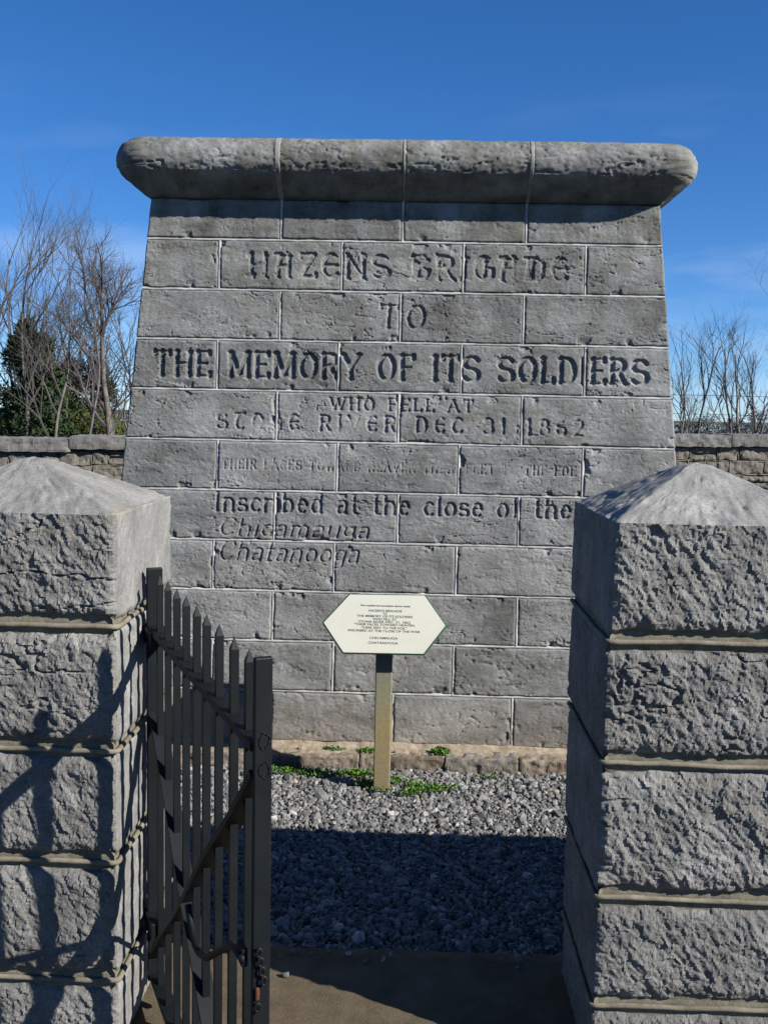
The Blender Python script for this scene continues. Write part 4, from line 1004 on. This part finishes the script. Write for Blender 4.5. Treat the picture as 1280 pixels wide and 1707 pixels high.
RT = [(1122, 26, 4.9, .0, 'bare sapling closest to the right edge of the monument'),
      (1142, 30, 4.4, .02, 'low thin sapling second from the monument on its right'),
      (1152, 24, 5.2, .04, 'forked bare sapling third from the monument on its right, spreading into two stems'),
      (1204, 25, 5.3, .02, 'slender bare sapling in the middle of the right-hand row'),
      (1236, 26, 5.4, .02, 'bare sapling with a twisting trunk right of the middle one'),
      (1246, 30, 5.2, .06, 'far thin sapling behind the twisting one on the right'),
      (1262, 24, 5.0, -.05, 'bare sapling leaning left near the right edge'),
      (1284, 21, 6.4, -.06, 'tallest bare sapling at the right edge, its branches reaching left')]
for i, (px, y, h, ln, lab) in enumerate(RT):
    bare_tree(wx(px, y), y, h, 200+i*5, lab, gr_, lean=ln, r0=h*.0075, dens=.85, split=.28, spread=.45, levels=3)
# cedar and underbrush
def conifer(px, y, h, w, seed, label, n=9000):
    x = wx(px, y); t = empty('cedar_tree', (x, y, -.15)); tag(t, label, 'cedar')
    mb = MB(); mb.tube([(0, 0, 0), (0, 0, h*.9)], [.09, .02], 6); mb.build('trunk', M['bark'], t)
    rng = random.Random(seed); bl = []
    for k in range(46):
        f = rng.random()**.8; z = h*(.10+.86*f); rr = w*(1-f)**.75*.62+.10; a = rng.uniform(0, 6.28)
        bl.append(((rr*.75*math.cos(a), rr*.75*math.sin(a), z), (rr*.55+.08, rr*.55+.08, h*.055+.05), n//46))
    foliage('crown', bl, M['cedar'], seed, .085, parent=t); return t
conifer(46, 16.6, 3.25, 1.0, 3, 'dark green cedar tree rising behind the left wall', 16000)
conifer(108, 23, 2.9, 1.1, 4, 'lower dark cedar right of the tall one, half hidden by underbrush', 9000)
conifer(160, 24, 2.95, .9, 5, 'small blue-green cedar below the multi-limbed tree', 7000)
def bush(px, y, h, w, seed, label, group, n=2600, mat='brush', size=.075, twigs=True):
    x = wx(px, y); t = empty('bush', (x, y, -.15)); tag(t, label, 'bush', group); rng = random.Random(seed); bl = []
    for k in range(14):
        a = rng.uniform(0, 6.28); q = rng.random()**.5*w*.6; z = h*rng.uniform(.25, .92)*(1-.35*q/w)
        bl.append(((q*math.cos(a), q*math.sin(a)*.6, z), (w*.34, w*.3, h*.13), n//14))
    foliage('foliage', bl, M[mat], seed, size, parent=t)
    mb = MB()
    for k in range(12 if twigs else 3):
        a = rng.uniform(-1, 1); mb.tube([(a*w*.2, rng.uniform(-.2, .2), 0), (a*w*.5, -.1, h*.5), (a*w*.9+rng.uniform(-.1, .1), -.15, h*rng.uniform(.8, 1.15))], [.02, .012, .004], 4, cap=False)
    mb.build('stems', M['twig'], t); return t
gb_ = 'olive underbrush bushes behind the left wall'
for i, (px, h, w, y, lab) in enumerate(((-20, 2.5, 1.2, 19, 'olive bush at the left edge behind the wall'), (30, 2.35, 1.0, 18.5, 'olive bush below the tall cedar'), (75, 2.45, 1.0, 19, 'olive bush at the right foot of the tall cedar'),
      (112, 2.3, .9, 19.5, 'olive bush midway between the tall cedar and the monument'), (145, 2.1, .8, 20, 'low olive bush left of the multi-limbed trunk'), (182, 1.95, .8, 21, 'low dark olive bush at the foot of the multi-limbed tree'), (215, 1.8, .8, 22, 'lowest olive bush, right beside the monument edge'))):
    bush(px, y, h, w, 70+i, lab, gb_, 3200)
# far woodland line and low hills
def far_band(name, x0, x1, y, zlo, zhi, mat, seed, n, size, label):
    rng = np.random.default_rng(seed); xs_ = rng.uniform(x0, x1, n); top = zlo+(zhi-zlo)*(.62+.38*fbm(xs_*.06, 0, seed=seed, oct=3)); zz = rng.random(n)**.7*top
    p = np.stack([xs_, y+rng.uniform(-4, 4, n), zz-.3], 1); a = rng.normal(size=(n, 3)); a /= np.linalg.norm(a, axis=1, keepdims=True); b = np.cross(a, rng.normal(size=(n, 3))); b /= np.linalg.norm(b, axis=1, keepdims=True)
    s = rng.uniform(.5, 1.3, n)[:, None]*size; V = np.stack([p-b*s*.5, p+b*s*.5, p+a*s], 1).reshape(-1, 3)
    tag(mesh_obj(name, V, np.arange(len(V)).reshape(-1, 3), mat), label, kind='stuff')
far_band('far_wood', -140, 160, 130, .5, 1.15, M['farbrush_hazed'], 5, 30000, .5, 'far low strip of winter woodland beyond the field')
gf = 'distant bushes beyond the right wall'
for i, (px, h, w, lab) in enumerate(((1158, 2.45, 1.5, 'distant greenish bush seen over the wall just right of the monument'), (1216, 2.2, 1.2, 'distant brownish bush over the wall at the middle of the right side'), (1268, 2.75, 1.5, 'distant olive bush over the wall near the right edge'))):
    bush(px, 55, h, w, 90+i, lab, gf, 2600, 'farbrush_hazed', .11, False)
# power lines far off on the right
for z_, lab in ((3.35, 'upper faint power cable crossing behind the right-hand saplings'), (2.05, 'lower faint power cable crossing behind the right-hand saplings')):
    pts = [(x, 70, z_+.9*((x-25)/60)**2) for x in np.linspace(-40, 90, 24)]
    mb = MB(); mb.tube(pts, .022, 4); o = mb.build('power_line', M['wire']); tag(o, lab, 'power line', 'power cables beyond the right wall')
print('tris', sum(len(o.data.loop_triangles) or len(o.data.polygons)*2 for o in scene.objects if o.type == 'MESH'))
